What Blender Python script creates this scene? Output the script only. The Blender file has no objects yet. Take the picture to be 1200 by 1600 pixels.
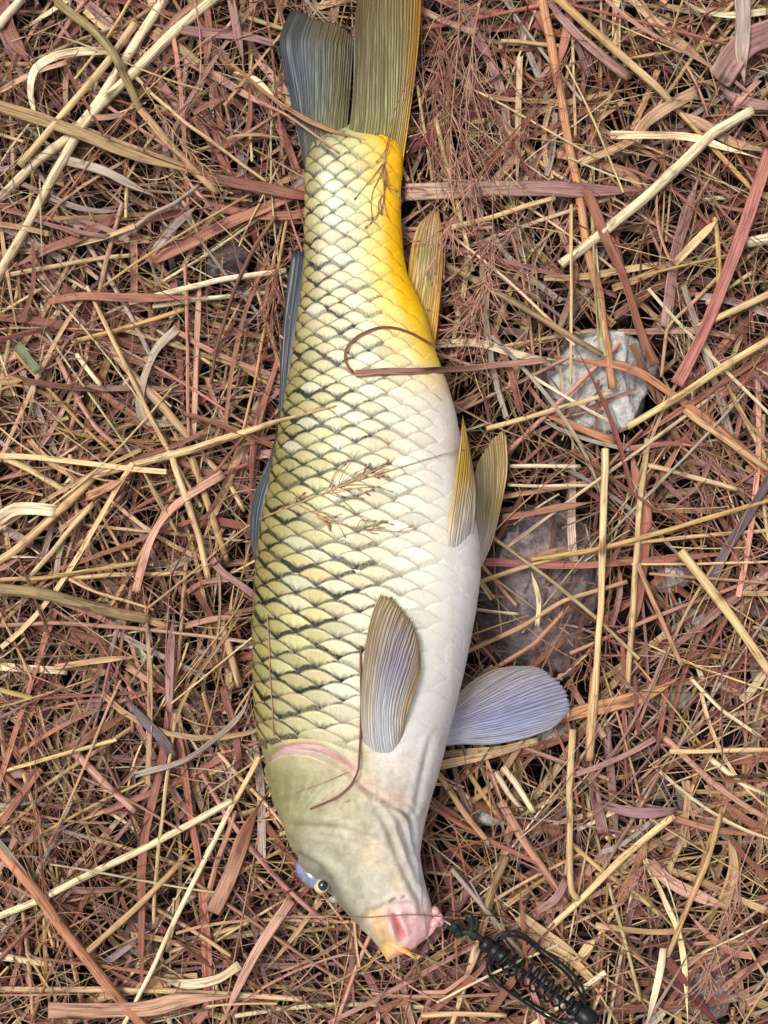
import bpy, math
import numpy as np
rng = np.random.default_rng(7)

# ------------------------------------------------------------------ camera, sky, sun, exposure
K = 0.00035          # metres per photograph pixel on the plane z = 0
H = 0.60             # camera height above that plane
scene = bpy.context.scene
col = scene.collection
cam_data = bpy.data.cameras.new('camera')
cam_data.sensor_fit = 'VERTICAL'; cam_data.sensor_height = 24.0
cam_data.lens = 12.0 / (800 * K / H)
cam_data.clip_start = 0.01; cam_data.clip_end = 200.0
cam = bpy.data.objects.new('camera', cam_data); col.objects.link(cam)
cam.location = (0, 0, H); cam.rotation_euler = (0, 0, 0)
scene.camera = cam

SUN_EL, SUN_AZ = math.radians(62), math.radians(-60)      # azimuth measured from +Y towards +X
world = bpy.data.worlds.new('World'); scene.world = world; world.use_nodes = True
wn = world.node_tree.nodes; wl = world.node_tree.links; wn.clear()
sky = wn.new('ShaderNodeTexSky'); sky.sky_type = 'NISHITA'; sky.sun_disc = False
sky.sun_elevation = SUN_EL; sky.sun_rotation = SUN_AZ
sky.dust_density = 4.0; sky.air_density = 1.0; sky.ozone_density = 1.0
hs = wn.new('ShaderNodeHueSaturation'); hs.inputs['Saturation'].default_value = 0.3
bg = wn.new('ShaderNodeBackground'); bg.inputs['Strength'].default_value = 0.13
wo = wn.new('ShaderNodeOutputWorld')
wl.new(sky.outputs[0], hs.inputs['Color']); wl.new(hs.outputs[0], bg.inputs['Color']); wl.new(bg.outputs[0], wo.inputs['Surface'])

sd = bpy.data.lights.new('sun', 'SUN'); sd.energy = 1.5; sd.angle = math.radians(16); sd.color = (1.0, 0.95, 0.87)
sun = bpy.data.objects.new('sun', sd); col.objects.link(sun)
sun.rotation_euler = (math.pi/2 - SUN_EL, 0, -SUN_AZ + math.pi)
sun.location = (0, 0, 3)
vs = scene.view_settings
vs.view_transform = 'Standard'; vs.look = 'None'; vs.gamma = 1.0; vs.use_curve_mapping = False
vs.exposure = 0.50

# ------------------------------------------------------------------ helpers
def P(u, v, z):
    """photograph pixel + height above the ground plane -> world"""
    u = np.asarray(u, float); v = np.asarray(v, float); z = np.asarray(z, float)
    f = K * (H - z) / H
    return np.stack(np.broadcast_arrays((u - 600) * f, (800 - v) * f, z), -1)
def proj(p):
    f = K * (H - p[..., 2]) / H
    return 600 + p[..., 0] / f, 800 - p[..., 1] / f
def lin(c):
    c = np.asarray(c, float) / 255.0
    return np.where(c <= 0.04045, c / 12.92, ((c + 0.055) / 1.055) ** 2.4)
def sstep(a, b, x):
    t = np.clip((x - a) / (b - a), 0, 1); return t * t * (3 - 2 * t)

def mesh_obj(name, V, F, mat, parent=None, colors=None, uv=None, smooth=True, extra=None):
    """F: list of int arrays (n,3) / (n,4)"""
    V = np.asarray(V, np.float32).reshape(-1, 3)
    if not isinstance(F, list): F = [F]
    F = [np.asarray(f, np.int32) for f in F if len(f)]
    me = bpy.data.meshes.new(name)
    loops = np.concatenate([f.ravel() for f in F])
    sizes = np.concatenate([np.full(len(f), f.shape[1], np.int32) for f in F])
    starts = np.concatenate([[0], np.cumsum(sizes)[:-1]]).astype(np.int32)
    me.vertices.add(len(V)); me.vertices.foreach_set('co', V.ravel())
    me.loops.add(len(loops)); me.loops.foreach_set('vertex_index', loops)
    me.polygons.add(len(sizes)); me.polygons.foreach_set('loop_start', starts)
    if smooth: me.polygons.foreach_set('use_smooth', np.ones(len(sizes), bool))
    me.update(calc_edges=True)
    if colors is not None:
        c = np.ones((len(V), 4), np.float32); c[:, :3] = colors
        a = me.attributes.new('Col', 'FLOAT_COLOR', 'POINT'); a.data.foreach_set('color', c.ravel())
    if uv is not None:
        a = me.attributes.new('uvp', 'FLOAT2', 'POINT'); a.data.foreach_set('vector', np.asarray(uv, np.float32).ravel())
    for k, w in (extra or {}).items():
        a = me.attributes.new(k, 'FLOAT', 'POINT'); a.data.foreach_set('value', np.asarray(w, np.float32).ravel())
    me.materials.append(mat)
    o = bpy.data.objects.new(name, me); col.objects.link(o)
    if parent is not None: o.parent = parent
    return o
def grid_faces(n, m, wrap=False, base=0):
    """n rows x m columns of vertices"""
    i = np.arange(n - 1)[:, None]; j = np.arange(m if wrap else m - 1)[None, :]
    j2 = (j + 1) % m
    f = np.stack([i * m + j, i * m + j2, (i + 1) * m + j2, (i + 1) * m + j], -1)
    return f.reshape(-1, 4) + base
def catmull(pts, n):
    pts = np.asarray(pts, float)
    if len(pts) == 2:
        t = np.linspace(0, 1, n)[:, None]; return pts[0] * (1 - t) + pts[1] * t
    q = np.vstack([2 * pts[0] - pts[1], pts, 2 * pts[-1] - pts[-2]])
    d = np.r_[0, np.cumsum(np.linalg.norm(np.diff(pts[:, :2], axis=0), axis=1))]; d /= d[-1]
    s = np.linspace(0, 1, n); k = np.clip(np.searchsorted(d, s, 'right') - 1, 0, len(pts) - 2)
    t = ((s - d[k]) / (d[k + 1] - d[k]))[:, None]
    p0, p1, p2, p3 = q[k], q[k + 1], q[k + 2], q[k + 3]
    return 0.5 * (2 * p1 + (p2 - p0) * t + (2 * p0 - 5 * p1 + 4 * p2 - p3) * t ** 2 + (3 * p1 - p0 - 3 * p2 + p3) * t ** 3)
def empty(name, loc=(0, 0, 0)):
    o = bpy.data.objects.new(name, None); o.empty_display_size = 0.02; col.objects.link(o); o.location = loc; return o
def tag(o, label, cat, group=None, kind=None):
    o['label'] = label; o['category'] = cat
    if group: o['group'] = group
    if kind: o['kind'] = kind
def polydist(u, v, pts):
    """distance of points to a polyline, signed side (+ = right-hand of travel in image space) and position along it"""
    pts = np.asarray(pts, float); best = np.full(np.shape(u), 1e9); side = np.zeros(np.shape(u)); along = np.zeros(np.shape(u))
    for k in range(len(pts) - 1):
        a, b = pts[k], pts[k + 1]; d = b - a; L2 = d @ d
        t = np.clip(((u - a[0]) * d[0] + (v - a[1]) * d[1]) / L2, 0, 1)
        dx = u - a[0] - t * d[0]; dy = v - a[1] - t * d[1]; r = np.hypot(dx, dy)
        m = r < best
        best = np.where(m, r, best); side = np.where(m, np.sign(d[0] * dy - d[1] * dx), side); along = np.where(m, (k + t) / (len(pts) - 1), along)
    return best, side, along
_gr = np.random.default_rng(3).random((64, 64))
def vnoise(x, y):
    """smooth value noise, numpy"""
    xi = np.floor(x).astype(int); yi = np.floor(y).astype(int); fx = x - xi; fy = y - yi
    fx = fx * fx * (3 - 2 * fx); fy = fy * fy * (3 - 2 * fy)
    g = lambda a, b: _gr[a % 64, b % 64]
    return (g(xi, yi) * (1 - fx) + g(xi + 1, yi) * fx) * (1 - fy) + (g(xi, yi + 1) * (1 - fx) + g(xi + 1, yi + 1) * fx) * fy

# ------------------------------------------------------------------ materials
class NT:
    def __init__(s, name):
        s.m = bpy.data.materials.new(name); s.m.use_nodes = True
        s.t = s.m.node_tree; s.b = s.t.nodes['Principled BSDF']; s.out = s.t.nodes['Material Output']
    def n(s, typ, **kw):
        o = s.t.nodes.new(typ)
        for k, w in kw.items(): setattr(o, k, w)
        return o
    def put(s, sock, v):
        if isinstance(v, bpy.types.NodeSocket): s.t.links.new(v, sock)
        else: sock.default_value = v
    def math(s, op, a, b=0.0, c=0.0, clamp=False):
        o = s.n('ShaderNodeMath', operation=op, use_clamp=clamp)
        for q, v in zip(o.inputs, (a, b, c)): s.put(q, v)
        return o.outputs[0]
    def attr(s, name, what='Color'):
        o = s.n('ShaderNodeAttribute', attribute_name=name); return o.outputs[what]
    def noise(s, vec, scale, detail=2.0, rough=0.5, dim='3D'):
        o = s.n('ShaderNodeTexNoise', noise_dimensions=dim); s.put(o.inputs['Vector'], vec)
        o.inputs['Scale'].default_value = scale; o.inputs['Detail'].default_value = detail; o.inputs['Roughness'].default_value = rough
        return o.outputs['Fac']
    def ramp(s, fac, stops):
        o = s.n('ShaderNodeValToRGB'); s.put(o.inputs[0], fac)
        e = o.color_ramp.elements
        while len(e) < len(stops): e.new(0.5)
        for q, (p, c) in zip(e, stops):
            q.position = p; q.color = (*c, 1) if len(c) == 3 else c
        return o.outputs[0]
    def mix(s, fac, a, b, mode='MIX'):
        o = s.n('ShaderNodeMix', data_type='RGBA', blend_type=mode)
        s.put(o.inputs[0], fac); s.put(o.inputs[6], a); s.put(o.inputs[7], b); return o.outputs[2]
    def rng(s, v, a, b, c, d):
        o = s.n('ShaderNodeMapRange'); s.put(o.inputs[0], v)
        for i, q in enumerate((a, b, c, d)): o.inputs[i + 1].default_value = q
        return o.outputs[0]
    def bump(s, h, strength, dist):
        o = s.n('ShaderNodeBump'); s.put(o.inputs['Height'], h); o.inputs['Strength'].default_value = strength; o.inputs['Distance'].default_value = dist
        s.put(s.b.inputs['Normal'], o.outputs[0])
    def sep(s, v):
        o = s.n('ShaderNodeSeparateXYZ'); s.put(o.inputs[0], v); return o.outputs
    def comb(s, x, y, z=0.0):
        o = s.n('ShaderNodeCombineXYZ')
        for q, v in zip(o.inputs, (x, y, z)): s.put(q, v)
        return o.outputs[0]
def obj_coord(t):
    return t.n('ShaderNodeTexCoord').outputs['Object']

def grass_material():
    t = NT('dry_grass')
    uv = t.sep(t.attr('uvp', 'Vector'))
    streak = t.noise(t.comb(t.math('MULTIPLY', uv[0], 9.0), t.math('MULTIPLY', uv[1], 0.35)), 1.0, 3.0, 0.6)
    blotch = t.noise(t.comb(t.math('MULTIPLY', uv[0], 1.2), t.math('MULTIPLY', uv[1], 0.55), 4.0), 1.0, 3.0, 0.6)
    c = t.mix(1.0, t.attr('Col'), t.ramp(streak, [(0.34, (0.40, 0.36, 0.34)), (0.48, (0.95, 0.94, 0.93)), (0.64, (1.32, 1.30, 1.27))]), 'MULTIPLY')
    c = t.mix(1.0, c, t.ramp(blotch, [(0.30, (0.32, 0.24, 0.21)), (0.43, (0.95, 0.95, 0.95)), (0.62, (1.10, 1.12, 1.12))]), 'MULTIPLY')
    t.put(t.b.inputs['Base Color'], c)
    t.b.inputs['Roughness'].default_value = 0.5; t.b.inputs['Specular IOR Level'].default_value = 0.35
    t.bump(streak, 0.9, 0.0006)
    return t.m
def soil_material():
    t = NT('soil'); oc = obj_coord(t)
    a = t.noise(oc, 60, 6, 0.65); b = t.noise(oc, 400, 3, 0.6)
    c = t.ramp(a, [(0.3, (0.007, 0.005, 0.004)), (0.6, (0.018, 0.013, 0.010)), (0.8, (0.035, 0.026, 0.020))])
    c = t.mix(0.5, c, t.ramp(b, [(0.3, (0.3, 0.3, 0.3)), (0.7, (1.4, 1.3, 1.2))]), 'MULTIPLY')
    t.put(t.b.inputs['Base Color'], c); t.b.inputs['Roughness'].default_value = 0.95
    t.bump(a, 0.8, 0.006); return t.m
def rock_material(name, dark, mid, light, spot):
    t = NT(name); oc = obj_coord(t)
    a = t.noise(oc, 45, 6, 0.7); b = t.noise(oc, 320, 4, 0.7); d = t.noise(oc, 110, 5, 0.75)
    c = t.ramp(a, [(0.3, dark), (0.5, mid), (0.7, light)])
    c = t.mix(t.rng(d, 0.5, 0.62, 0.0, 0.85), c, (*spot, 1))
    c = t.mix(0.8, c, t.ramp(b, [(0.3, (0.45, 0.45, 0.45)), (0.7, (1.35, 1.35, 1.35))]), 'MULTIPLY')
    t.put(t.b.inputs['Base Color'], c); t.b.inputs['Roughness'].default_value = 0.85
    t.bump(t.math('ADD', d, t.math('MULTIPLY', b, 0.5)), 0.7, 0.002); return t.m
def skin_material():
    t = NT('carp_skin'); oc = obj_coord(t)
    a = t.noise(oc, 90, 5, 0.65); b = t.noise(oc, 700, 3, 0.6)
    c = t.mix(1.0, t.attr('Col'), t.ramp(a, [(0.3, (0.86, 0.84, 0.80)), (0.6, (1.04, 1.04, 1.04))]), 'MULTIPLY')
    c = t.mix(0.6, c, t.ramp(b, [(0.3, (0.82, 0.8, 0.76)), (0.62, (1.06, 1.06, 1.06))]), 'MULTIPLY')
    t.put(t.b.inputs['Base Color'], c)
    t.put(t.b.inputs['Roughness'], t.rng(a, 0.3, 0.7, 0.26, 0.42)); t.b.inputs['Specular IOR Level'].default_value = 0.5
    t.b.inputs['Subsurface Weight'].default_value = 0.12; t.b.inputs['Subsurface Radius'].default_value = (1, 0.55, 0.4); t.b.inputs['Subsurface Scale'].default_value = 0.003
    t.bump(t.math('ADD', a, t.math('MULTIPLY', b, 0.4)), 0.4, 0.0009); return t.m
def scale_material():
    """uvp.x = column offset (-1..1), uvp.y = rows behind the hind edge (0 .. -1.3)"""
    t = NT('carp_scale'); uv = t.sep(t.attr('uvp', 'Vector')); oc = obj_coord(t)
    wob = t.math('MULTIPLY', t.math('SUBTRACT', t.noise(oc, 420, 3, 0.6), 0.5), 0.22)
    ac = t.math('ABSOLUTE', uv[0])
    m1 = t.math('MULTIPLY', t.math('POWER', t.math('ABSOLUTE', t.math('SUBTRACT', 1.0, ac)), 2.0), 0.5)
    m0 = t.math('MULTIPLY', t.math('POWER', ac, 2.0), 0.5)
    bnd = t.math('MAXIMUM', t.math('SUBTRACT', -0.5, m1), t.math('SUBTRACT', -1.0, m0))
    d = t.math('ADD', t.math('SUBTRACT', uv[1], bnd), wob)                  # rows outside the scale in front
    e = t.math('SUBTRACT', t.math('MULTIPLY', m0, -1.0), uv[1])             # rows inside its own hind edge
    net = t.attr('net', 'Fac')
    base_band = t.math('MULTIPLY', t.rng(d, 0.05, 0.16, 1.0, 0.0), 0.9)
    corner = t.math('MULTIPLY', t.rng(ac, 0.04, 0.42, 1.0, 0.0), t.rng(d, 0.09, 0.38, 1.0, 0.0))
    rim = t.math('MULTIPLY', t.rng(e, 0.02, 0.10, 1.0, 0.0), 0.6)
    dk = t.math('MAXIMUM', t.math('MAXIMUM', base_band, t.math('MULTIPLY', corner, 1.25)), rim)
    rad = t.noise(t.comb(t.math('MULTIPLY', uv[0], 16.0), t.math('MULTIPLY', uv[1], 2.2), t.attr('rnd', 'Fac')), 1.0, 2.0, 0.6)
    speck = t.noise(oc, 900, 2, 0.6)
    dk = t.math('MULTIPLY', t.math('MULTIPLY', dk, net), t.rng(speck, 0.3, 0.6, 0.85, 1.25), clamp=True)
    c = t.mix(t.math('MULTIPLY', t.attr('fade', 'Fac'), 0.6), t.attr('Col'), t.ramp(rad, [(0.3, (0.78, 0.77, 0.72)), (0.55, (1.02, 1.02, 1.02)), (0.75, (1.12, 1.12, 1.12))]), 'MULTIPLY')
    c = t.mix(dk, c, (0.013, 0.012, 0.008, 1))
    t.put(t.b.inputs['Base Color'], c)
    t.put(t.b.inputs['Roughness'], t.rng(t.noise(oc, 70, 4, 0.6), 0.35, 0.65, 0.20, 0.50)); t.b.inputs['Specular IOR Level'].default_value = 0.42
    t.bump(rad, 0.22, 0.0006); return t.m
def fin_material():
    t = NT('fin'); uv = t.sep(t.attr('uvp', 'Vector'))
    wv = t.noise(t.comb(t.math('MULTIPLY', uv[0], 0.55), t.math('MULTIPLY', uv[1], 0.10), 3.0), 1.0, 2.0, 0.5)
    am = t.rng(t.noise(t.comb(t.math('MULTIPLY', uv[0], 0.8), t.math('MULTIPLY', uv[1], 0.5), 8.0), 1.0, 2.0, 0.6), 0.35, 0.6, 0.25, 1.0)
    line = t.math('MULTIPLY', am, t.math('COSINE', t.math('MULTIPLY', t.math('ADD', uv[0], t.math('MULTIPLY', wv, 2.2)), 2 * math.pi * 1.35)))
    fine = t.noise(t.comb(t.math('MULTIPLY', uv[0], 3.1), t.math('MULTIPLY', uv[1], 1.3)), 1.0, 3.0, 0.6)
    c = t.mix(1.0, t.attr('Col'), t.ramp(t.rng(line, -1, 1, 0, 1), [(0.0, (0.55, 0.53, 0.50)), (0.5, (0.95, 0.95, 0.95)), (1.0, (1.35, 1.33, 1.31))]), 'MULTIPLY')
    c = t.mix(0.8, c, t.ramp(fine, [(0.28, (0.62, 0.62, 0.62)), (0.55, (1, 1, 1)), (0.78, (1.25, 1.25, 1.25))]), 'MULTIPLY')
    t.put(t.b.inputs['Base Color'], c)
    t.b.inputs['Roughness'].default_value = 0.36
    t.bump(line, 0.5, 0.0005)
    tr = t.n('ShaderNodeBsdfTranslucent'); t.put(tr.inputs['Color'], c)
    mx = t.n('ShaderNodeMixShader'); mx.inputs[0].default_value = 0.22
    t.t.links.new(t.b.outputs[0], mx.inputs[1]); t.t.links.new(tr.outputs[0], mx.inputs[2]); t.t.links.new(mx.outputs[0], t.out.inputs['Surface'])
    return t.m
def plain_material(name, c, rough, spec=0.5, noise=0.25, coat=0.0):
    t = NT(name); oc = obj_coord(t)
    a = t.noise(oc, 300, 4, 0.6)
    t.put(t.b.inputs['Base Color'], t.mix(1.0, (*c, 1), t.ramp(a, [(0.3, (1 - noise,) * 3), (0.7, (1 + noise,) * 3)]), 'MULTIPLY'))
    t.put(t.b.inputs['Roughness'], t.rng(a, 0.3, 0.7, rough * 0.8, min(1, rough * 1.25)))
    t.b.inputs['Specular IOR Level'].default_value = spec; t.b.inputs['Coat Weight'].default_value = coat
    t.bump(a, 0.2, 0.0005); return t.m
M_GRASS = grass_material(); M_SOIL = soil_material(); M_SKIN = skin_material(); M_SCALE = scale_material(); M_FIN = fin_material()

# ------------------------------------------------------------------ ground
n = 241
g = np.linspace(-1, 1, n); gx = np.sign(g) * np.abs(g) ** 3 * 5.0
X, Y = np.meshgrid(gx, gx)
Z = -0.046 + 0.010 * (vnoise(X * 14 + 9, Y * 14 + 5) - 0.5) + 0.006 * (vnoise(X * 50 + 3, Y * 50) - 0.5)
o = mesh_obj('ground', np.stack([X, Y, Z], -1), grid_faces(n, n), M_SOIL)
o['kind'] = 'structure'; o['label'] = 'dark soil showing between the dry grass'

# ------------------------------------------------------------------ stones
M_PALE = rock_material('pale_stone', (0.34, 0.33, 0.31), (0.54, 0.53, 0.50), (0.70, 0.68, 0.65), (0.36, 0.34, 0.31))
M_PINK = rock_material('pink_grey_stone', (0.10, 0.085, 0.095), (0.26, 0.20, 0.20), (0.42, 0.31, 0.29), (0.08, 0.075, 0.09))
M_OCHRE = rock_material('ochre_stone', (0.16, 0.13, 0.09), (0.30, 0.25, 0.19), (0.42, 0.37, 0.30), (0.12, 0.10, 0.08))
def icosphere(sub):
    import bmesh
    bm = bmesh.new(); bmesh.ops.create_icosphere(bm, subdivisions=sub, radius=1.0)
    V = np.array([v.co[:] for v in bm.verts]); F = np.array([[v.index for v in f.verts] for f in bm.faces]); bm.free(); return V, F
ICO = icosphere(5); ICO3 = icosphere(3); ICO2 = icosphere(2)
STONES = []   # (u, v, ru, rv, keep) used to thin the thatch over them
def stone(u, v, ru, rv, top, hz, rot, mat, label, seed, keep, ang=0.12):
    V, F = ICO; r = np.random.default_rng(seed)
    q = V.copy()
    for k in range(11):                                   # chip flat facets off the ball
        d = r.normal(size=3); d[2] = abs(d[2]) * (1.4 if k < 4 else 0.5); d /= np.linalg.norm(d)
        s = q @ d; lim = r.uniform(0.62, 0.86)
        q -= np.clip(s - lim, 0, None)[:, None] * d * 0.93
    q *= (1 + ang * (vnoise(V[:, 0] * 2.5 + seed, V[:, 1] * 2.5 + V[:, 2] * 3) - 0.5) + 0.04 * (vnoise(V[:, 0] * 9 + seed, V[:, 1] * 9 + V[:, 2] * 8) - 0.5) + 0.03 * (vnoise(V[:, 0] * 24, V[:, 1] * 24 + V[:, 2] * 20 + seed) - 0.5))[:, None]
    q /= np.abs(q).max(0)
    c, s = math.cos(rot), math.sin(rot); f = K * (H - top) / H
    x = q[:, 0] * ru * f; y = q[:, 1] * rv * f; z = q[:, 2] * hz
    ctr = P(u, v, top); ctr[2] = top - hz
    W = np.stack([x * c - y * s, x * s + y * c, z], -1)
    o = mesh_obj('stone', W, F, mat); o.location = ctr
    tag(o, label, 'stone', 'stones among the dry grass'); STONES.append((u, v, max(ru, rv) * 1.05, keep))
    return o
stone(950, 578, 104, 100, 0.0055, 0.024, 0.5, M_PALE, 'largest pale grey angular stone with straws lying across it', 3, 0.02, 0.25)
stone(842, 925, 120, 160, -0.001, 0.020, 0.2, M_PINK, 'large flat pinkish grey speckled stone beside the pelvic fins', 8, 0.2)
stone(1108, 1540, 85, 70, -0.002, 0.022, 0.7, M_PINK, 'speckled grey stone beside the dark red stalk', 12, 0.30)
stone(1062, 902, 36, 30, 0.001, 0.012, 0.6, M_PALE, 'small pale stone under the cut straw and dark purple stalk', 5, 0.25)
stone(862, 1150, 40, 22, 0.000, 0.010, 0.2, M_PALE, 'small whitish stone under the tip of the spread pectoral fin', 6, 0.3)
stone(1058, 1094, 38, 24, 0.001, 0.011, 0.3, M_OCHRE, 'small ochre grey stone beyond the rust blade at the pectoral fin', 14, 0.3)
stone(772, 1280, 34, 18, -0.002, 0.010, -0.2, M_PALE, 'small pale stone beside the carp throat', 16, 0.3)
stone(352, 392, 46, 34, -0.003, 0.014, 0.9, M_PINK, 'dark purplish stone under the rust blade beside the dorsal fin', 18, 0.35)
stone(212, 1488, 36, 46, -0.004, 0.014, 0.1, M_OCHRE, 'greenish ochre stone half buried near the thick orange stem', 21, 0.3)
stone(75, 1338, 26, 24, -0.008, 0.012, 0.4, M_OCHRE, 'little brown stone deep in the thatch', 23, 0.4)
stone(1098, 962, 24, 20, -0.002, 0.010, 0.4, M_PALE, 'tiny pale stone under the dark purple stalk tip', 25, 0.4)
stone(1030, 1240, 30, 22, -0.005, 0.010, 0.3, M_PINK, 'tiny grey stone under crossing tan blades', 27, 0.4)

# ------------------------------------------------------------------ carp body
mm = 0.001
OUT = np.array([  # row (px), left, right, half thickness (mm)
 (196, 535, 580, 2.0), (206, 508, 604, 4.5), (222, 490, 622, 7.5), (245, 481, 630, 9.5), (270, 478, 629, 11), (300, 478, 626, 12), (350, 477, 627, 13.5),
 (400, 477, 631, 15.5), (430, 476, 637, 17), (470, 471, 655, 19), (500, 466, 667, 21), (550, 459, 681, 24), (600, 450, 699, 27), (650, 441, 713, 30), (700, 432, 721, 32),
 (750, 423, 729, 34), (800, 413, 740, 36), (850, 405, 750, 37.5), (900, 400, 751, 38.5), (950, 398, 744, 39), (1000, 397, 735, 39.5), (1050, 397, 725, 39),
 (1100, 399, 713, 38), (1150, 406, 700, 37), (1200, 418, 688, 35.5), (1250, 431, 673, 33), (1300, 449, 660, 29.5), (1325, 458, 657, 27.5), (1340, 468, 656, 26.5), (1355, 484, 659, 25), (1370, 499, 662, 24),
 (1400, 522, 669, 21), (1430, 549, 675, 18), (1450, 566, 675, 15), (1465, 582, 664, 12), (1478, 592, 645, 9), (1490, 599, 622, 5), (1497, 605, 611, 1.5)], float)
NR, NA = 620, 300
rows = np.concatenate([np.linspace(196, 260, 50, endpoint=False), np.linspace(260, 1140, 270, endpoint=False), np.linspace(1140, 1497, 300)])
def spl(x):   # smooth the piecewise-linear outline a little
    t = np.linspace(196, 1497, 2603); y = np.interp(t, OUT[:, 0], OUT[:, x])
    k = np.hanning(31); k /= k.sum(); yp = np.convolve(np.pad(y, 15, mode='reflect', reflect_type='odd'), k, 'valid'); return lambda r: np.interp(r, t, yp)
fL, fR, fH = spl(1), spl(2), spl(3)
CZ_T = np.linspace(196, 1497, 200); _h = fH(CZ_T)
_cz = np.maximum(0.82 * _h + 1.0, 12.0); kk = np.hanning(25); kk /= kk.sum(); _cz = np.convolve(np.pad(_cz, 12, mode='edge'), kk, 'valid')
fC = lambda r: np.interp(r, CZ_T, _cz)
ang = np.linspace(0, 2 * np.pi, NA, endpoint=False)      # 0 = belly side, pi/2 = up, pi = back
def section(r, a):
    """surface point for row r and angle a (broadcast)"""
    r, a = np.broadcast_arrays(np.asarray(r, float), np.asarray(a, float))
    l, R, h, cz = fL(r), fR(r), fH(r) * mm, fC(r) * mm
    c, s = np.cos(a), np.sin(a); e = 2 / 2.15
    hw = (R - l) / 2; cu = (R + l) / 2
    u = cu + hw * np.sign(c) * np.abs(c) ** e
    z = cz + np.where(s > 0, h, h * 0.84) * np.sign(s) * np.abs(s) ** e
    f = K * (H - cz) / H
    return np.stack([(u - 600) * f, (800 - r) * f, z], -1)
RR, AA = np.meshgrid(rows, ang, indexing='ij')
B0 = section(RR, AA)
def normals(B):
    dr = np.gradient(B, axis=0); da = (np.roll(B, -1, 1) - np.roll(B, 1, 1))
    N = np.cross(da, dr); N /= np.linalg.norm(N, axis=-1, keepdims=True) + 1e-12
    ctr = B.mean(1, keepdims=True); sg = np.sign(((B - ctr) * N).sum(-1)); 
    return N * np.where(np.median(sg) < 0, -1, 1)
N0 = normals(B0)
U, Vv = proj(B0); up = sstep(-0.05, 0.25, N0[..., 2])
# head relief (heights in mm along the surface normal)
GILL = [(408, 1205), (420, 1188), (436, 1177), (460, 1173), (490, 1177), (515, 1187), (536, 1200), (556, 1220), (580, 1245), (606, 1258), (628, 1268), (640, 1284), (643, 1304)]
MEMB = [(425, 1180), (440, 1169), (470, 1163), (500, 1166), (530, 1180), (552, 1200), (575, 1225), (604, 1240), (634, 1252), (650, 1268)]
d, sd_, al = polydist(U, Vv, GILL)
head_side = np.where(sd_ > 0, 1.0, 0.0)                  # below the gill edge in the photograph
D = np.zeros_like(U)
D += up * np.where(sd_ > 0, 2.0 * sstep(0, 5, d) * np.exp(-d / 90), 0) * sstep(0, 45, np.hypot(U - 643, Vv - 1304))
D -= up * np.where(sd_ <= 0, 1.4 * np.exp(-(d / 7) ** 2), 0)
def groove(pts, depth, w, ridge=0.0):
    global D
    q, s_, a_ = polydist(U, Vv, pts); fade = np.sin(np.clip(a_, 0.02, 0.98) * np.pi) ** 0.4
    D -= up * depth * fade * np.exp(-(q / w) ** 2)
    if ridge: D += up * ridge * fade * np.exp(-((q - w * 2.2) / (w * 1.2)) ** 2)
groove(MEMB, 1.0, 3.0, 0.4)
groove([(440, 1288), (470, 1290), (520, 1293), (556, 1301), (590, 1316), (612, 1340), (622, 1372)], 0.9, 6, 0.5)
groove([(472, 1300), (520, 1306), (560, 1316), (586, 1334)], 0.5, 4, 0.3)
groove([(580, 1253), (600, 1280), (612, 1312), (624, 1345), (640, 1380), (655, 1408), (660, 1425)], 1.5, 5, 0.9)
groove([(603, 1258), (622, 1280), (632, 1310), (640, 1345), (652, 1380)], 1.2, 5, 0.8)
groove([(640, 1275), (646, 1310), (650, 1340)], 0.9, 3.5, 0.4)
groove([(675, 1150), (664, 1195), (655, 1240), (650, 1270)], 0.9, 5, 0.4)
groove([(612, 1425), (618, 1438), (624, 1452), (629, 1464)], 3.0, 4.5, 1.3)
groove([(590, 1428), (600, 1446), (606, 1466), (606, 1480)], 1.0, 5, 0.7)
groove([(560, 1445), (580, 1425), (605, 1415), (635, 1412), (660, 1418)], 0.7, 5, 0.6)
groove([(452, 1335), (470, 1338), (492, 1350), (516, 1375), (524, 1402)], 1.4, 6, 1.0)    # eye socket
groove([(500, 1330), (540, 1345), (566, 1375), (572, 1410)], 0.5, 10, 0.4)
hm = sstep(1170, 1230, Vv)
D += up * hm * 0.9 * (vnoise(U / 23 + 7, Vv / 26) - 0.5) + up * hm * 0.35 * (vnoise(U / 8 + 3, Vv / 9) - 0.5)
bel = sstep(0.80, 0.92, (U - fL(RR)) / (fR(RR) - fL(RR)))
D += up * bel * 0.5 * (vnoise(U / 16, Vv / 60) - 0.5)
B = B0 + N0 * (D * mm)[..., None]
NB = normals(B)
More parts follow.
